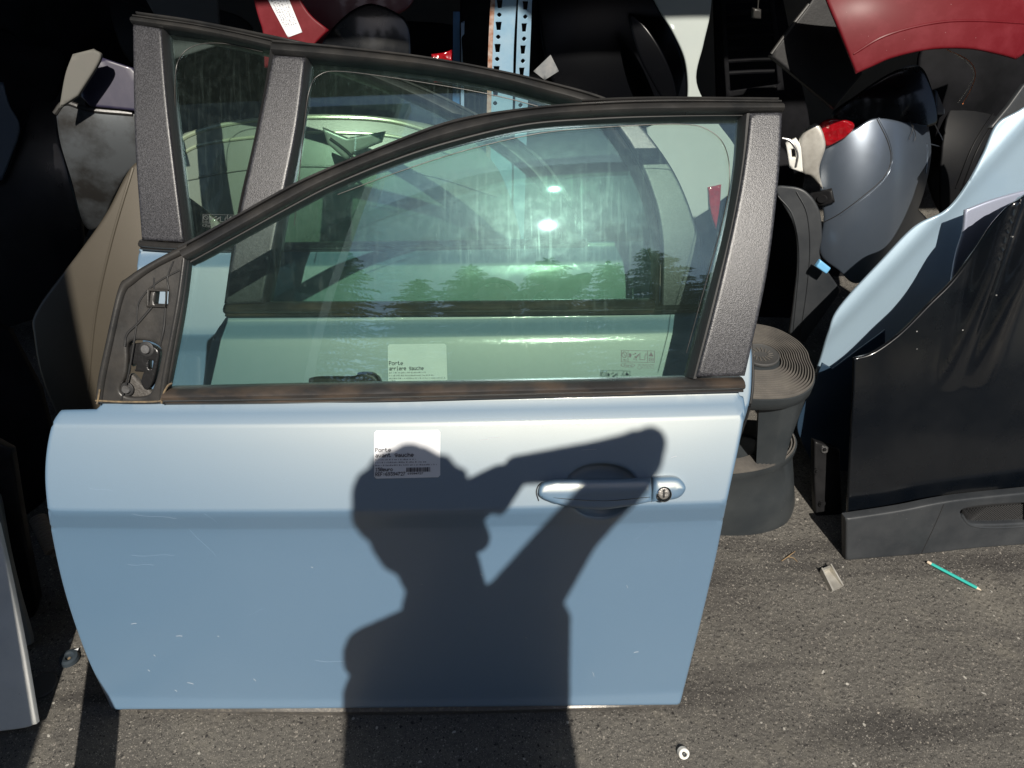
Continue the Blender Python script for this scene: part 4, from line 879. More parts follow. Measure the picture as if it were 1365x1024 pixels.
# black stuff upper right, behind
S = flat((1350, 140), 1.62, 24, 10)
t, p = simple('car_bumper', 'dark grey plastic bumper end behind the pale blue wing', 'bumper', S, corner([(1365, 112), (1400, 100), (1420, 200), (1320, 170), (1345, 140)]), GREYPL, 0.01, 0.004, 0.03)

# pale blue wing (large)
def exr(u, v, a, b): return -0.22 * max(0.0, a) + 0.007 * math.exp(-(a / 0.022) ** 2)
S = flat((1235, 300), 1.51, 21, -4, 0.15, 0.1, -36, exr)
t = thing('car_wing', 'large pale blue wing with folded ridge, leaning behind the black bumper', 'wing', (S.O.x, S.O.y, 0))
ul_, vl_ = S.hit(1092, 492); h_old = S.h
S.h = lambda u, v: h_old(u, v) - 1.15 * max(0.0, vl_ - 0.25 * (u - ul_) - v)
panel('skin', S, [(1440, 90, 1), (1366, 143), (1330, 165), (1311, 205), (1290, 245), (1262, 280), (1220, 302), (1175, 348), (1119, 410), (1104, 445), (1092, 484), (1075, 530), (1063, 566), (1070, 590), (1083, 617, 1), (1120, 690, 1), (1300, 690, 1), (1440, 400, 1)], LBLUE, t, th=0.006, r=0.004, step=0.009)
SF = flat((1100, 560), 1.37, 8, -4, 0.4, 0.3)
panel('painted_shade_sheet', SF, [(1096, 484, 1), (1088, 505), (1074, 535), (1063, 566), (1069, 590), (1083, 617, 1), (1094, 660, 1), (1180, 660, 1), (1180, 440, 1), (1139, 470, 1), (1110, 492, 1)], mat('navy_shade_paint', (0.016, 0.034, 0.062), 0.4, spec=0.3, col2=(0.024, 0.044, 0.072), nscale=7), t, th=0.004, r=0.002, step=0.03)  # navy sheet stands in for the shade cast over the wing's lower corner
S_ = flat((1100, 650), 1.24, 20, 4)
pb = panel('lower_bracket', S_, corner([(1086, 588), (1120, 600), (1125, 740), (1108, 712), (1088, 690), (1086, 640)]), PLAST, t, th=0.02, r=0.004, step=0.02)
for p_ in ((1099, 599), (1089, 628), (1095, 671), (1107, 700)):
    disc('bolt', S_, p_, 0.009, 0.005, STEEL if p_[1] in (599, 700) else PLAST, pb, off=0.02)
    disc('bolt_head', S_, p_, 0.0045, 0.004, PLAST, pb, off=0.026, seg=6)
# silver lilac wing behind the black bumper
S = flat((1330, 300), 1.45, 22, 6, 0.4, 0.5, 30)
t, p = simple('car_wing', 'silver lilac wing edge between pale blue wing and black bumper', 'wing', S, [(1287, 280, 1), (1330, 264), (1400, 245, 1), (1420, 420, 1), (1262, 420, 1), (1274, 345), (1284, 310)], LILAC, 0.006, 0.004, 0.02)
# black front bumper
def exk(u, v, a, b): return 0.0
S = flat((1245, 737), 1.105, 20, 5)
rd1 = S.H([(1335, 270), (1309, 354), (1282, 448), (1262, 520)]); rd2 = S.H([(1385, 270), (1360, 327), (1335, 390), (1300, 500)])
def rdist(u, v, rd):
    best = 1e9
    for (a, b), (c, d) in zip(rd, rd[1:]):
        ax, ay = c - a, d - b; t_ = max(0, min(1, ((u - a) * ax + (v - b) * ay) / (ax * ax + ay * ay))); best = min(best, math.hypot(u - a - t_ * ax, v - b - t_ * ay))
    return best
v0, v1 = S.hit(1260, 520)[1], S.hit(1330, 350)[1]
def bh(u, v):
    k = max(0, min(1, (v - v0) / (v1 - v0)))
    r = -0.12 * (u) ** 2
    for rd, hh, ww in ((rd1, 0.034, 0.024), (rd2, 0.040, 0.026)):
        d_ = rdist(u, v, rd); r += hh * k * math.exp(-(d_ / ww) ** 2)
    return r
S.h = bh
KB = thing('car_bumper', 'black front bumper with chips and a mesh grille, standing at right', 'bumper', (S.O.x, S.O.y, 0))
panel('painted_skin', S, [(1139, 478, 1), (1165, 470), (1200, 445), (1240, 405), (1270, 375), (1300, 335), (1330, 293), (1365, 262), (1440, 225, 1), (1440, 640, 1), (1365, 651, 1), (1250, 668, 1), (1130, 686, 1), (1134, 600), (1138, 520)], BLACKP, KB, th=0.008, r=0.004, step=0.0075)
SL = flat((1245, 737), 1.095, 12, 5)
gril = [(1281, 684), (1290, 678), (1320, 674), (1370, 671, 1), (1370, 697, 1), (1320, 699), (1292, 697)]
lt = panel('lower_trim', SL, [(1128, 692, 1), (1200, 681), (1250, 671), (1300, 664), (1440, 650, 1), (1440, 722, 1), (1365, 727, 1), (1300, 732), (1225, 740), (1128, 748, 1)], GREYPL, KB, th=0.022, r=0.005, step=0.008, holes=[gril])
stube('trim_seam', SL, [(1258, 672), (1246, 700), (1228, 738)], 0.0013, SEAL, lt, off=0.0215)
stube('grille_rim', SL, [(1281, 686), (1292, 699), (1320, 703), (1370, 701)], 0.004, GREYPL, lt, off=0.019)
ms = []
uvg = SL.H(curve(gril, True, 4)); u0, u1 = min(a[0] for a in uvg) - 0.005, max(a[0] for a in uvg) + 0.005; w0, w1 = min(a[1] for a in uvg) - 0.004, max(a[1] for a in uvg) + 0.004
hh = w1 - w0; u = u0 - hh
while u < u1:
    for sg in (1, -1):
        a_, b_ = (u, u + hh) if sg > 0 else (u + hh, u)
        ms.append([SL.P(max(u0, min(u1, a_)), w0, 0.008), SL.P(max(u0, min(u1, b_)), w1, 0.008)])
    u += 0.0075
tubes('grille_mesh', ms, 0.0009, SEAL, lt, 4)
panel('grille_backing', SL, [(1278, 684), (1290, 675), (1370, 668, 1), (1370, 700, 1), (1290, 700)], SEAL, lt, th=0.002, r=0.001, step=0.03, off=0.001)

# ------------------------------------------------------------------ step stool
def zring(pts, z, n=8): return [onground(p[0], p[1], z) for p in curve(pts, True, n)]
def loft(name, rings, m, parent, cap=True, angle=40):
    V = []; F = []; M = len(rings[0])
    for r_ in rings: V += r_
    for j in range(len(rings) - 1):
        for i in range(M):
            k = (i + 1) % M; F.append((j * M + i, j * M + k, (j + 1) * M + k, (j + 1) * M + i))
    if cap: F.append(tuple(range(M))[::-1]); F.append(tuple((len(rings) - 1) * M + i for i in range(M)))
    return mesh_obj(name, V, F, m, parent, True, angle)
def scaled(ring_, k, c, dz=0):
    return [Vector((c.x + (p.x - c.x) * k, c.y + (p.y - c.y) * k, p.z + dz)) for p in ring_]
ST = thing('step_stool', 'grey two-step kick stool with ribbed round treads, right of the nearest door', 'step stool', tuple(onground(1000, 640, 0)))
ZT = 0.435
topo = [(990, 431), (1030, 437), (1060, 452), (1076, 468), (1081, 482), (1087, 498), (1083, 515), (1062, 528), (1030, 532), (990, 530), (955, 520), (930, 500), (922, 475), (935, 450), (960, 435)]
T0 = zring(topo, ZT); cT = onground(1014, 474, ZT)
loft('top_tread_rim', [scaled(T0, 0.90, cT, -0.045), scaled(T0, 0.99, cT, -0.030), scaled(T0, 1.0, cT, -0.012), scaled(T0, 1.0, cT, -0.004), scaled(T0, 0.985, cT, -0.0035)], STOOL, ST)
def tread(name, T0, cT, ks, parent):
    gp = ks[0] - ks[1]
    for k in ks:
        rings = [scaled(T0, k, cT, -0.003), scaled(T0, k - gp * 0.04, cT, 0.0025), scaled(T0, k - gp * 0.12, cT, 0.0035), scaled(T0, k - gp * 0.5, cT, 0.0035), scaled(T0, k - gp * 0.6, cT, -0.003)]
        loft(name, rings, TREAD, parent, cap=False, angle=30)
tread('tread_rib', T0, cT, [0.98 - 0.048 * i for i in range(13)], ST)
emb = [Vector((cT.x + 0.040 * math.cos(a), cT.y + 0.040 * math.sin(a), ZT + 0.003)) for a in [2 * math.pi * i / 40 for i in range(40)]]
me_ = loft('centre_disc', [scaled(emb, 1, cT, -0.004), scaled(emb, 1, cT, 0.0), scaled(emb, 0.93, cT, 0.0015), scaled(emb, 0.88, cT, 0.0002)], mat('disc_rubber', (0.05, 0.05, 0.05), 0.6), ST)
eb = []
for k in range(16):
    a = 2 * math.pi * k / 16
    eb.append([cT + Vector((0.016 * math.cos(a), 0.010 * math.sin(a), 0.004)), cT + Vector((0.026 * math.cos(a + 0.15), 0.024 * math.sin(a + 0.1), 0.004))])
tubes('raised_mark', eb, 0.0015, TREAD, me_, 5)
ZL = 0.21
lowo = [(1000, 560), (1030, 563), (1054, 572), (1063, 590), (1056, 606), (1035, 620), (1000, 629), (955, 632), (905, 625), (870, 605), (860, 585), (880, 567), (930, 560)]
L0 = zring(lowo, ZL); cL = onground(960, 596, ZL)
baseo = [(1010, 625), (1040, 632), (1054, 655), (1057, 680), (1045, 700), (1010, 712), (965, 714), (905, 708), (870, 690), (862, 665), (880, 640), (930, 625)]
def zring_n(pts, z, M):
    c = curve(pts + [pts[0]], False, 10); return [onground(p[0], p[1], z) for p in resamp(c, M + 1)[:-1]]
M_ = 90
L0 = zring_n(lowo, ZL, M_); Bz = zring_n(baseo, 0.002, M_)
mid = [L0[i].lerp(Bz[i], 0.5) for i in range(M_)]
cB = onground(960, 670, 0)
loft('base_skirt', [Bz, scaled(Bz, 1.0, cB, 0.018), scaled(mid, 0.98, (cL + cB) / 2), scaled(L0, 0.97, cL, -0.03), scaled(L0, 1.0, cL, -0.022), scaled(L0, 1.0, cL, -0.003), scaled(L0, 0.985, cL, -0.0035)], STOOL, ST)
tread('tread_rib', L0, cL, [0.975 - 0.040 * i for i in range(12)], ST)
colt = [(1010, 532, 1), (1050, 534), (1080, 520, 1), (1072, 505, 1), (1000, 500, 1)]
cb = [(1008, 600, 1), (1035, 600), (1053, 590, 1), (1048, 572, 1), (1005, 570, 1)]
cc1 = [onground(p[0], p[1], ZT - 0.04) for p in resamp(curve([(1012, 536), (1045, 538), (1076, 528), (1068, 500), (1010, 502), (1012, 536)], False, 1), 60)[:-1]]
cc0 = [onground(p[0], p[1], ZL - 0.002) for p in resamp(curve([(1008, 620), (1030, 621), (1046, 616), (1042, 585), (1008, 590), (1008, 620)], False, 1), 60)[:-1]]
loft('column', [cc0, cc1], STOOL, ST, angle=30)
cl1 = [onground(p[0] - 95, p[1] - 6, ZT - 0.04) for p in resamp(curve([(1012, 536), (1045, 538), (1076, 528), (1068, 500), (1010, 502), (1012, 536)], False, 1), 60)[:-1]]
cl0 = [onground(p[0] - 105, p[1] - 4, ZL - 0.002) for p in resamp(curve([(1008, 620), (1030, 621), (1046, 616), (1042, 585), (1008, 590), (1008, 620)], False, 1), 60)[:-1]]
loft('column', [cl0, cl1], STOOL, ST, angle=30)

# ------------------------------------------------------------------ small things on the ground
def seg3(a, b, k): return a.lerp(b, k)
a = onground(1236, 749, 0.006); b = onground(1308, 787, 0.006)
pn = thing('pencil', 'thin teal pencil lying on the asphalt below the black bumper', 'pencil', (a + b) / 2 * 1.0)
pn.location.z = 0
tube('shaft', [seg3(a, b, 0.08), seg3(a, b, 0.92)], 0.0036, TEAL, pn, 6)
tube('tip', [seg3(a, b, 0.92), seg3(a, b, 1.0)], [0.0034, 0.0008], TIP, pn, 8)
tube('rubber_end', [seg3(a, b, 0.0), seg3(a, b, 0.02), seg3(a, b, 0.08)], [0.003, 0.0036, 0.0036], TIP, pn, 8)
# metal bracket
G = Surf(Vector((0, 0, 0)), Vector((1, 0, 0)), Vector((0, 1, 0)), Vector((0, 0, 1)))
mb = thing('metal_bracket', 'small bent metal bracket lying on the asphalt right of the stool', 'bracket', onground(1106, 775))
o1 = S_ = None
pa, pb_, pc, pd = onground(1092, 764), onground(1105, 759), onground(1124, 782), onground(1108, 790)
def quadbox(name, q, z0, z1, m, parent):
    V = [Vector((p.x, p.y, z0 if isinstance(z0, float) else z0[i])) for i, p in enumerate(q)] + [Vector((p.x, p.y, z1 if isinstance(z1, float) else z1[i])) for i, p in enumerate(q)]
    return mesh_obj(name, V, [(0, 1, 2, 3), (4, 7, 6, 5), (0, 4, 5, 1), (1, 5, 6, 2), (2, 6, 7, 3), (3, 7, 4, 0)], m, parent, False)
quadbox('base_plate', [pa, pb_, pc, pd], 0.001, 0.003, ALU, mb)
quadbox('side_flange', [pa, pa.lerp(pb_, 0.10), pd.lerp(pc, 0.10), pd], 0.0032, (0.020, 0.020, 0.010, 0.010), ALU, mb)
quadbox('side_flange', [pb_, pb_.lerp(pa, 0.10), pc.lerp(pd, 0.10), pc], 0.0032, (0.022, 0.022, 0.006, 0.006), ALU, mb)
quadbox('end_tab', [pa.lerp(pb_, 0.12), pb_.lerp(pa, 0.12), pb_.lerp(pa, 0.12).lerp(pc, 0.1), pa.lerp(pb_, 0.12).lerp(pd, 0.1)], 0.0032, 0.016, ALU, mb)
tw = thing('twig', 'dry forked twig on the asphalt beside the step stool', 'twig', onground(1055, 742))
tube('stem', [onground(1042, 748, 0.002), onground(1052, 741, 0.006), onground(1060, 735, 0.003)], [0.001, 0.0014, 0.0008], TWIGM, tw, 6)
tube('fork', [onground(1050, 742, 0.005), onground(1058, 744, 0.004), onground(1063, 749, 0.002)], [0.0012, 0.001, 0.0006], TWIGM, tw, 6)
def lathe(name, c, prof, m, parent=None, seg=28, axis=None):
    V = []; F = []; ax = (axis or Vector((0, 0, 1))).normalized(); e1 = ax.orthogonal().normalized(); e2 = ax.cross(e1)
    for r_, z_ in prof:
        for k in range(seg):
            a_ = 2 * math.pi * k / seg; V.append(c + ax * z_ + e1 * r_ * math.cos(a_) + e2 * r_ * math.sin(a_))
    for i in range(len(prof) - 1):
        for k in range(seg):
            j = (k + 1) % seg; F.append((i * seg + k, i * seg + j, (i + 1) * seg + j, (i + 1) * seg + k))
    F.append(tuple(range(seg))[::-1]); F.append(tuple((len(prof) - 1) * seg + k for k in range(seg)))
    return mesh_obj(name, V, F, m, parent)
c = onground(911, 1004, 0.008)
cp = thing('bottle_cap', 'small white ridged plastic cap on the asphalt below the nearest door', 'cap', (c.x, c.y, 0))
ax = Vector((0.15, -0.75, 0.65))
lathe('cap_shell', c, [(0.008, -0.008), (0.0105, -0.006), (0.0105, 0.004), (0.009, 0.006), (0.0065, 0.0055), (0.0055, 0.002), (0.003, 0.0015)], WHITEPL, cp, axis=ax)
lathe('cap_core', c + ax.normalized() * 0.003, [(0.004, 0), (0.004, 0.004), (0.002, 0.005)], GREYPL, cp, axis=ax)
c = onground(58, 914, 0.0)
tag(root_at(lathe('plastic_disc', c, [(0.0, 0.001), (0.028, 0.001), (0.0285, 0.004), (0.026, 0.006), (0.0, 0.0062)], mat('dull_disc', (0.06, 0.058, 0.055), 0.6))), 'flat dark grey plastic disc lying in shade beside the white panel', 'disc')
c = onground(94, 880, 0.0)
pg = thing('rubber_plug', 'round black rubber plug with a hole, beside the lower left door edge', 'plug', c)
lathe('plug_body', c, [(0.0, 0.001), (0.017, 0.001), (0.020, 0.004), (0.018, 0.012), (0.012, 0.014), (0.007, 0.012), (0.006, 0.005), (0.0, 0.005)], mat('blue_black_rubber', (0.03, 0.04, 0.05), 0.35), pg)
lathe('plug_core', c + Vector((0, 0, 0.0055)), [(0.0, 0), (0.004, 0), (0.003, 0.002), (0, 0.002)], DIRT, pg, 12)
c = onground(103, 868, 0)
tag(root_at(mesh_obj('paper_scrap', [c + Vector(v) for v in ((-0.004, 0, 0.002), (0.005, 0.003, 0.008), (0.006, -0.012, 0.006), (-0.001, -0.013, 0.003), (0, -0.004, 0.0125))], [(0, 1, 4), (1, 2, 4), (2, 3, 4), (3, 0, 4), (0, 3, 2, 1)], PAPER, None, False)), 'tiny white paper scrap tucked against the left edge of nearest door', 'paper scrap')
# coiled hose end by the left door edge
c = onground(60, 715, 0.10)
hs_ = thing('corrugated_hose', 'beige ribbed hose end poking out behind the left edge of nearest door', 'hose', (c.x, c.y, 0))
P0 = onground(50, 690, 0.14); P3 = onground(72, 735, 0.10)
pth = [P0.lerp(P3, k / 30) for k in range(31)]
tube('ribbed_tube', pth, [0.016 + 0.003 * (k % 2) for k in range(31)], mat('beige_hose', (0.22, 0.19, 0.16), 0.7), hs_, 14)
tube('hose_tail', [P3, P3 + Vector((0.06, 0.03, -0.08)), P3 + Vector((0.1, 0.06, -0.1 + 0.02))], 0.015, mat('beige_hose', (0, 0, 0)), hs_, 12)

# small stones lying loose
rg = random.Random(21); V = []; F = []
for i in range(1500):
    x, y = rg.uniform(-1.1, 1.5), rg.uniform(0.42, 1.6); s_ = 0.0007 + 0.0016 * rg.random() ** 3
    if rg.random() < 0.02: s_ *= 1.9
    b0 = len(V); ang = rg.uniform(0, 6.28)
    for k in range(5):
        a_ = ang + k * 1.2566; r_ = s_ * rg.uniform(0.7, 1.3); V.append((x + r_ * math.cos(a_), y + r_ * math.sin(a_), 0.0))
    V.append((x + s_ * 0.2, y, s_ * rg.uniform(0.6, 1.0)))
    F += [(b0 + k, b0 + (k + 1) % 5, b0 + 5) for k in range(5)]
tag(mesh_obj('grit', V, F, mat('pale_grit', (0.30, 0.27, 0.23), 0.8, col2=(0.12, 0.11, 0.10), nscale=40, nlo=0.4, nhi=0.6), None, False), kind='stuff', label='loose pale grit scattered over the asphalt')

# ------------------------------------------------------------------ dark stock inside the shed
rg = random.Random(4)
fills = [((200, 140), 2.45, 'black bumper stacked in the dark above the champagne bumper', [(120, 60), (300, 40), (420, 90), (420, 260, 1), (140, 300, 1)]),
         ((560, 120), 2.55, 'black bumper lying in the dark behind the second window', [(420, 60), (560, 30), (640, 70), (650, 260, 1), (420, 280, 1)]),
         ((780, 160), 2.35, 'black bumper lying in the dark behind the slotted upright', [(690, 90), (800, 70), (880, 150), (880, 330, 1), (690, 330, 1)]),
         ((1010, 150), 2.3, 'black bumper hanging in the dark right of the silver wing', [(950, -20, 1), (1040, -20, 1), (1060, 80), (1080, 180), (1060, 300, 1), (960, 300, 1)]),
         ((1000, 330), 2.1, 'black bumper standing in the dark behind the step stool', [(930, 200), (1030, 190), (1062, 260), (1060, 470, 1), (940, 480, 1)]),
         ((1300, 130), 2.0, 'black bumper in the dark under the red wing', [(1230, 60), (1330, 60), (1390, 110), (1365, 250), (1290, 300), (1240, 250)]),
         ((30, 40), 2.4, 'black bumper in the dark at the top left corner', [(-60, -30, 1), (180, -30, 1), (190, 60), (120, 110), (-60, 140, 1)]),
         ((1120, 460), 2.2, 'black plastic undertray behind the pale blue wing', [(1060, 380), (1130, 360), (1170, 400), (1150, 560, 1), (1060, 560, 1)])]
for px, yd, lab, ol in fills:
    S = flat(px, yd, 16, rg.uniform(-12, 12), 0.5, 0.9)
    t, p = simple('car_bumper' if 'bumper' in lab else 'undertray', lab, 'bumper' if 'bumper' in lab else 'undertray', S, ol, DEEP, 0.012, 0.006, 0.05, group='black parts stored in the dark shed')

GL = flat((995, 70), 2.15, 18, -6)
gt = thing('car_grille', 'black slatted grille hanging in the dark right of the silver wing', 'grille', (GL.O.x, GL.O.y, 0))
panel('grille_frame', GL, corner([(958, -20), (1030, -20), (1046, 120), (968, 130)]), DEEP, gt, th=0.01, r=0.003, step=0.03, holes=[corner([(966, -12), (1024, -12), (1037, 112), (974, 121)])])
for k in range(7):
    yy = 2 + k * 16; stube('slat', GL, [(966, yy), (1000, yy - 2), (1032, yy - 3)], 0.006, DEEP, gt, off=0.004)
GL = flat((1010, 18), 1.95, 5)
gt = thing('wire_connector', 'small grey connector dangling on a wire left of the black card', 'connector', (GL.O.x, GL.O.y, 0))
panel('housing', GL, corner([(1005, 12), (1015, 13), (1015, 26), (1004, 25)]), SAIL, gt, th=0.02, r=0.003, step=0.01)
stube('wire', GL, [(1010, 14), (1011, -5), (1009, -25)], 0.0016, SAIL, gt, off=0.01)
for px_, yd_, lab_, ol_, bd_ in (((230, 60), 2.2, 'ribbed black arch liner in the dark above the rearmost door', [(150, -20), (230, 0), (330, 30), (330, 100, 1), (200, 110, 1), (160, 60)], [(160, 0), (230, 25), (320, 60)]),
        ((700, 60), 2.2, 'ribbed black arch liner in the dark behind the blue rack upright', [(620, -30), (700, -10), (760, 40), (780, 130, 1), (620, 120, 1)], [(640, 0), (700, 30), (750, 90)]),
        ((1300, 230), 1.9, 'ribbed black arch liner under the red wing, left of the pale blue wing', [(1262, 160), (1300, 120), (1350, 110), (1340, 170), (1290, 260), (1255, 290)], [(1275, 250), (1300, 190), (1340, 130)]),
        ((60, 320), 1.9, 'ribbed black arch liner in shade left of the bronze bonnet', [(10, 330), (60, 260), (110, 250), (120, 300), (60, 390), (20, 430)], [(30, 400), (55, 330), (105, 270)])):
    S = flat(px_, yd_, 18, 5, 1.5, 1.8)
    t, p = simple('arch_liner', lab_, 'arch liner', S, ol_, mat('worn_black_liner', (0.005, 0.0055, 0.007), 0.5, spec=0.12, col2=(0.009, 0.009, 0.0095), nscale=15), 0.008, 0.004, 0.03, group='ribbed black arch liners in the shed')
    for dx in (0, 7, 14): stube('moulded_rib', S, [(a_ + dx, b_ + dx * 0.4) for a_, b_ in bd_], 0.0022, p.data.materials[0], t, off=0.009)

# leaning pole that throws the narrow shadow at lower left
Qa = onground(126, 1024); Qb = onground(137, 922); dr = (Qb - Qa).normalized()
base = Qa - dr * 0.27; Qf = Qa + dr * 0.62; top = Qf + SUN * 1.25
tube_o = tag(root_at(tube('timber_pole', [base, base.lerp(top, 0.5), top], 0.038, WOOD, None, 12)), 'weathered timber pole leaning back towards the wall, left of the photographer', 'pole')

# ------------------------------------------------------------------ spruces across the yard (mirrored in the windows)
def spruce_mesh(seed, H=10.5, Rm=2.5):
    rg = random.Random(seed); V = []; F = []
    z = 0.9
    while z < H - 0.1:
        L0_ = Rm * (1 - z / H) ** 0.62 + 0.1; nb = 13 if z < H * 0.75 else 8
        for k in range(nb):
            a_ = 2 * math.pi * (k + rg.random() * 0.8) / nb; L_ = L0_ * rg.uniform(0.6, 1.25); dirv = Vector((math.cos(a_), math.sin(a_), 0)); side = Vector((-dirv.y, dirv.x, 0))
            zz = z + rg.uniform(-0.12, 0.12); m_ = max(3, int(L_ / 0.12))
            for j in range(m_):
                t0_ = (j + 0.3) / m_; p = dirv * L_ * t0_ + Vector((0, 0, zz + 0.10 * L_ * t0_ - 0.34 * L_ * t0_ * t0_)); wd = 0.30 * (1 - t0_ * 0.5) * min(1, L_)
                for sg in (-1, 1):
                    i = len(V); tip = p + side * sg * wd + dirv * 0.12 + Vector((0, 0, -0.05 + rg.uniform(-0.05, 0.05)))
                    V += [p - dirv * 0.03, p + dirv * 0.05 + Vector((0, 0, 0.02)), tip]; F.append((i, i + 1, i + 2))
                i = len(V); V += [p + side * 0.02, p - side * 0.02, p + dirv * 0.17 + Vector((0, 0, -0.02))]; F.append((i, i + 1, i + 2))
        z += 0.26 * (1 - 0.5 * z / H)
    me = bpy.data.meshes.new('crown'); me.from_pydata([tuple(v) for v in V], [], F); me.materials.append(NEEDLE)
    v, f = tube_geo([Vector((0, 0, 0)), Vector((0.03, 0, H * 0.5)), Vector((0, 0, H))], [0.16, 0.09, 0.015], 8)
    tm = bpy.data.meshes.new('trunk'); tm.from_pydata([tuple(q) for q in v], [], f); tm.materials.append(BARK)
    return me, tm
sm = [spruce_mesh(1), spruce_mesh(2, 9.6, 2.1), spruce_mesh(3, 11.4, 2.7)]
labs = ['spruce beyond the yard, %s of the row mirrored in the window' % s_ for s_ in ('leftmost', 'second from left', 'third from left', 'fourth from left', 'fifth from left', 'sixth from left', 'seventh from left', 'eighth from left', 'ninth from left', 'tenth from left', 'eleventh from left', 'rightmost')]
for i in range(12):
    me, tm = sm[i % 3]
    tr = thing('spruce_tree', labs[i], 'tree', (-9.5 + i * 1.75 + rg.uniform(-0.4, 0.4), -10.6 + rg.uniform(-0.8, 0.8), 0), 'row of spruces across the yard')
    tr.rotation_euler = (0, 0, rg.uniform(0, 6.28)); k = rg.uniform(0.9, 1.08); tr.scale = (k, k, k * 1.16)
    for nm, d_ in (('crown', me), ('trunk', tm)):
        o = bpy.data.objects.new(nm, d_); COL.objects.link(o); o.parent = tr

# ------------------------------------------------------------------ the photographer
def shadow_pt(x, y, ypl):
    """place of the body point whose shadow falls at picture point (x,y), at depth ypl"""
    if y < 950:
        p = SA.P(*SA.hit(x, y))
    else: p = onground(x, y)
    t_ = (ypl - p.y) / SUN.y
    return p + SUN * t_
def blob(bm_list, p, q, r0, r1, n=None):
    L_ = (q - p).length; n = n or max(2, int(L_ / (min(r0, r1) * 0.45)) + 1)
    for i in range(n + 1):
        k = i / n; bm_list.append((p.lerp(q, k), r0 + (r1 - r0) * k))
def body_mesh(name, balls, m, parent, voxel=0.008, ell=(), smooth_it=4):
    bm = bmesh.new(); L = wloc(parent)
    for c, r_ in balls:
        bmesh.ops.create_icosphere(bm, subdivisions=2, radius=r_, matrix=Matrix.Translation(c - L))
    for c, rx, ry, rz in ell:
        bmesh.ops.create_icosphere(bm, subdivisions=3, radius=1.0, matrix=Matrix.Translation(c - L) @ Matrix.Diagonal((rx, ry, rz, 1)))
    me = bpy.data.meshes.new(name); bm.to_mesh(me); bm.free()
    o = bpy.data.objects.new(name, me); COL.objects.link(o); o.parent = parent; me.materials.append(m)
    md = o.modifiers.new('remesh', 'REMESH'); md.mode = 'VOXEL'; md.voxel_size = voxel; md.use_smooth_shade = True
    s2 = o.modifiers.new('smooth', 'SMOOTH'); s2.iterations = smooth_it; s2.factor = 0.5
    return o
YB = -0.30
head = shadow_pt(550, 686, YB + 0.06)
neck = shadow_pt(588, 785, YB)
shL = shadow_pt(506, 878, YB); shR = shadow_pt(694, 808, YB)
elR = shadow_pt(850, 609, YB + 0.10); midR = shadow_pt(764, 710, YB + 0.05)
fwd = ray(682, 512); right = Vector((1, 0, 0)); upv = fwd.cross(right) * -1
upv = (cam_rot @ Vector((0, 1, 0))); right = (cam_rot @ Vector((1, 0, 0)))
PH = thing('phone', 'black smartphone held sideways by the photographer', 'phone', CP - fwd * 0.02)
def obox(name, c, hx, hy, hz, m, parent):
    V = [c + right * hx * a_ + upv * hy * b_ + fwd * hz * d_ for a_ in (-1, 1) for b_ in (-1, 1) for d_ in (-1, 1)]
    L = [(0, 1, 3, 2), (4, 6, 7, 5), (0, 4, 5, 1), (2, 3, 7, 6), (0, 2, 6, 4), (1, 5, 7, 3)]
    return mesh_obj(name, V, L, m, parent, False)
phc = CP - fwd * 0.022 + right * 0.0 - upv * 0.0 + right * (-0.045) + upv * (-0.02)
obox('case', phc, 0.078, 0.038, 0.004, PLAST, PH)
obox('lens_bump', CP - fwd * 0.0155, 0.016, 0.016, 0.0022, PLAST, PH)
PE = thing('person', 'person in dark jacket and jeans holding a phone, right elbow raised', 'person', (neck.x, YB, 0))
SKIN = mat('skin', (0.45, 0.27, 0.2), 0.5); JACK = mat('dark_jacket', (0.03, 0.035, 0.05), 0.8); JEAN = mat('jeans', (0.04, 0.06, 0.12), 0.8); HAIR = mat('hair', (0.03, 0.02, 0.015), 0.6)
hr = 0.5 * (shL.x + shR.x); pel = Vector((hr, YB - 0.06, 0.98))
wrR = shadow_pt(690, 627, -0.07)
wrL = shadow_pt(612, 738, -0.10)
elL = shadow_pt(640, 900, YB + 0.14)
body = []
chest = Vector((hr, YB - 0.01, min(shL.z, shR.z) - 0.14))
blob(body, neck + Vector((0, 0, -0.03)), head + Vector((0, -0.01, -0.05)), 0.058, 0.06)
blob(body, chest, neck, 0.10, 0.06)
blob(body, shL, elL, 0.045, 0.036); blob(body, elL, wrL, 0.036, 0.026)
blob(body, shR, elR, 0.045, 0.036); blob(body, elR, wrR, 0.036, 0.026)
blob(body, chest, pel, 0.10, 0.10)
for s_ in (-1, 1):
    hip = pel + Vector((0.09 * s_, 0, -0.05)); kn = Vector((hip.x + 0.01 * s_, YB + 0.0, 0.50)); an = Vector((kn.x + 0.01 * s_, YB - 0.03, 0.09))
    blob(body, hip, kn, 0.08, 0.05); blob(body, kn, an, 0.05, 0.036)
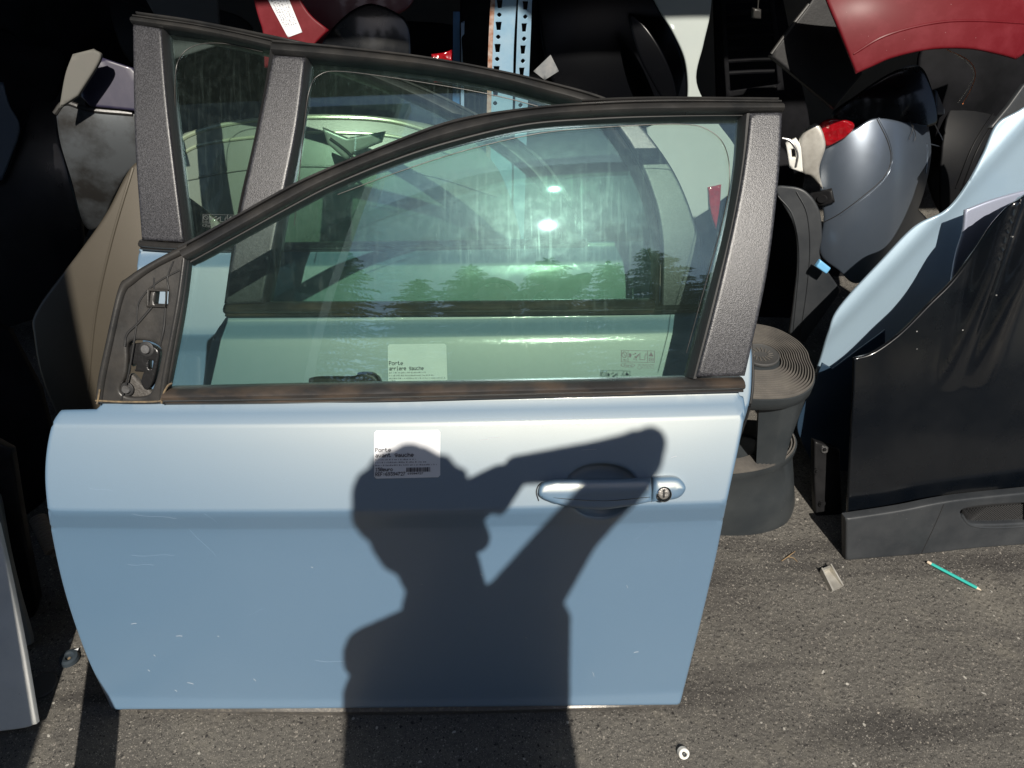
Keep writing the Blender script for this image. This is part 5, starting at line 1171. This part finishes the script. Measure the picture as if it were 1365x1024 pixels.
def hand(wr, sgn):
    palm = wr + (phc + right * sgn * 0.085 - wr) * 0.45
    blob(body, wr, palm, 0.024, 0.026, 6)
    for k in range(4):
        k0 = palm + upv * (0.022 - 0.015 * k) * 1.0 + right * sgn * 0.004
        L_ = (0.034, 0.040, 0.037, 0.028)[k]
        k1 = k0 + upv * 0.012 + fwd * 0.022 + right * sgn * 0.012; k2 = k1 + fwd * 0.008 - right * sgn * L_ * 0.6 + upv * 0.004; k3 = k2 - right * sgn * L_ * 0.5
        if sgn > 0: k1 -= fwd * 0.006; k2 = k1 - right * 0.012 + upv * 0.01; k3 = k2 - right * 0.01 
        blob(body, k0, k1, 0.0085, 0.008, 5); blob(body, k1, k2, 0.008, 0.0075, 5); blob(body, k2, k3, 0.0075, 0.0065, 4)
    t0_ = palm - upv * 0.005 - fwd * 0.008; t1_ = t0_ - right * sgn * 0.02 + upv * 0.018 - fwd * 0.004; t2_ = t1_ - right * sgn * 0.02 + upv * 0.008 + fwd * 0.006
    blob(body, t0_, t1_, 0.011, 0.0095, 5); blob(body, t1_, t2_, 0.0095, 0.008, 5)
hand(wrR, 1); hand(wrL, -1)
hx = head
ell = [(hx + Vector((0, -0.012, 0.015)), 0.076, 0.095, 0.105), (hx + Vector((0, 0.03, -0.06)), 0.055, 0.06, 0.06)]
body += [(hx + Vector((0, 0.098, -0.012)), 0.012), (hx + Vector((0, 0.09, 0.005)), 0.010), (hx + Vector((0.078, -0.01, -0.01)), 0.020), (hx + Vector((-0.078, -0.01, -0.01)), 0.020), (hx + Vector((0, 0.086, -0.05)), 0.013)]
blob(body, shadow_pt(622, 690, -0.06), shadow_pt(634, 718, -0.07), 0.026, 0.027); blob(body, shadow_pt(668, 642, -0.06), shadow_pt(634, 664, -0.06), 0.030, 0.036); blob(body, shadow_pt(634, 664, -0.06), shadow_pt(622, 690, -0.06), 0.036, 0.030)
bo = body_mesh('body', body, SKIN, PE, 0.0055, ell, 2)
for s_ in (-1, 1):
    v_ = hx + Vector((0.032 * s_, 0.080, 0.012)); e_ = lathe('eye', v_, [(0.0, -0.004), (0.010, 0.0), (0.007, 0.006), (0.0, 0.008)], WHITEPL, bo, 12, Vector((0, 1, -0.2)))
hairb = [(hx + Vector((0.05 * math.cos(a_), -0.025 + 0.06 * math.sin(a_), 0.055)), 0.052) for a_ in [i * 0.7 for i in range(9)]] + [(hx + Vector((0, -0.05, 0.0)), 0.075), (hx + Vector((0, 0.03, 0.085)), 0.04)]
for k in range(46):
    a_ = rg.uniform(0, 6.28); e_ = rg.uniform(0.1, 1.35); rr_ = 0.098 + rg.uniform(-0.004, 0.012)
    dx, dy, dz = math.cos(a_) * math.cos(e_), math.sin(a_) * math.cos(e_), math.sin(e_)
    if dy > 0.6 and dz < 0.5: continue
    hairb.append((hx + Vector((dx * rr_ * 0.92, -0.02 + dy * rr_, 0.012 + dz * rr_)), rg.uniform(0.010, 0.018)))
body_mesh('hair', hairb, HAIR, PE, 0.006, (), 1)
jk = []
blob(jk, chest + Vector((-0.10, 0, 0.06)), chest + Vector((0.10, 0, 0.06)), 0.105, 0.105, 6)
blob(jk, shL + Vector((0.02, 0, -0.02)), shR + Vector((-0.02, 0, -0.02)), 0.072, 0.072, 10)
for s_ in (-0.11, -0.04, 0.04, 0.11): blob(jk, chest + Vector((s_, 0, 0)), pel + Vector((s_, 0, 0.0)), 0.118, 0.118)
blob(jk, shL, elL, 0.070, 0.056); blob(jk, elL, elL.lerp(wrL, 0.92), 0.056, 0.036); blob(jk, shadow_pt(592, 838, YB), shL, 0.07, 0.074)
blob(jk, shR, midR, 0.074, 0.052); blob(jk, midR, elR, 0.052, 0.047); blob(jk, elR, elR.lerp(wrR, 0.35), 0.045, 0.036); blob(jk, elR.lerp(wrR, 0.35), elR.lerp(wrR, 0.9), 0.036, 0.028)
blob(jk, neck + Vector((0, -0.02, -0.05)), neck + Vector((0, -0.01, 0.0)), 0.08, 0.066)
blob(jk, shadow_pt(702, 838, YB), shadow_pt(712, 1010, YB), 0.086, 0.086)
jk += [(shadow_pt(866, 592, YB + 0.10), 0.032)]
body_mesh('jacket', jk, JACK, PE, 0.009)
jn = []
blob(jn, pel + Vector((-0.08, 0, -0.03)), pel + Vector((0.08, 0, -0.03)), 0.115, 0.115, 5)
for s_ in (-1, 1):
    hip = pel + Vector((0.09 * s_, 0, -0.05)); kn = Vector((hip.x + 0.01 * s_, YB, 0.50)); an = Vector((kn.x + 0.01 * s_, YB - 0.03, 0.10))
    blob(jn, hip, kn, 0.10, 0.068); blob(jn, kn, an, 0.068, 0.055)
body_mesh('jeans', jn, JEAN, PE, 0.010)
for s_ in (-1, 1):
    an = Vector((pel.x + 0.11 * s_, YB - 0.03, 0.0)); sh_ = []
    blob(sh_, an + Vector((0, -0.04, 0.045)), an + Vector((0.01 * s_, 0.17, 0.035)), 0.045, 0.034); blob(sh_, an + Vector((0, 0, 0.05)), an + Vector((0, 0, 0.10)), 0.045, 0.042)
    body_mesh('shoe', sh_, SEAL, PE, 0.008)
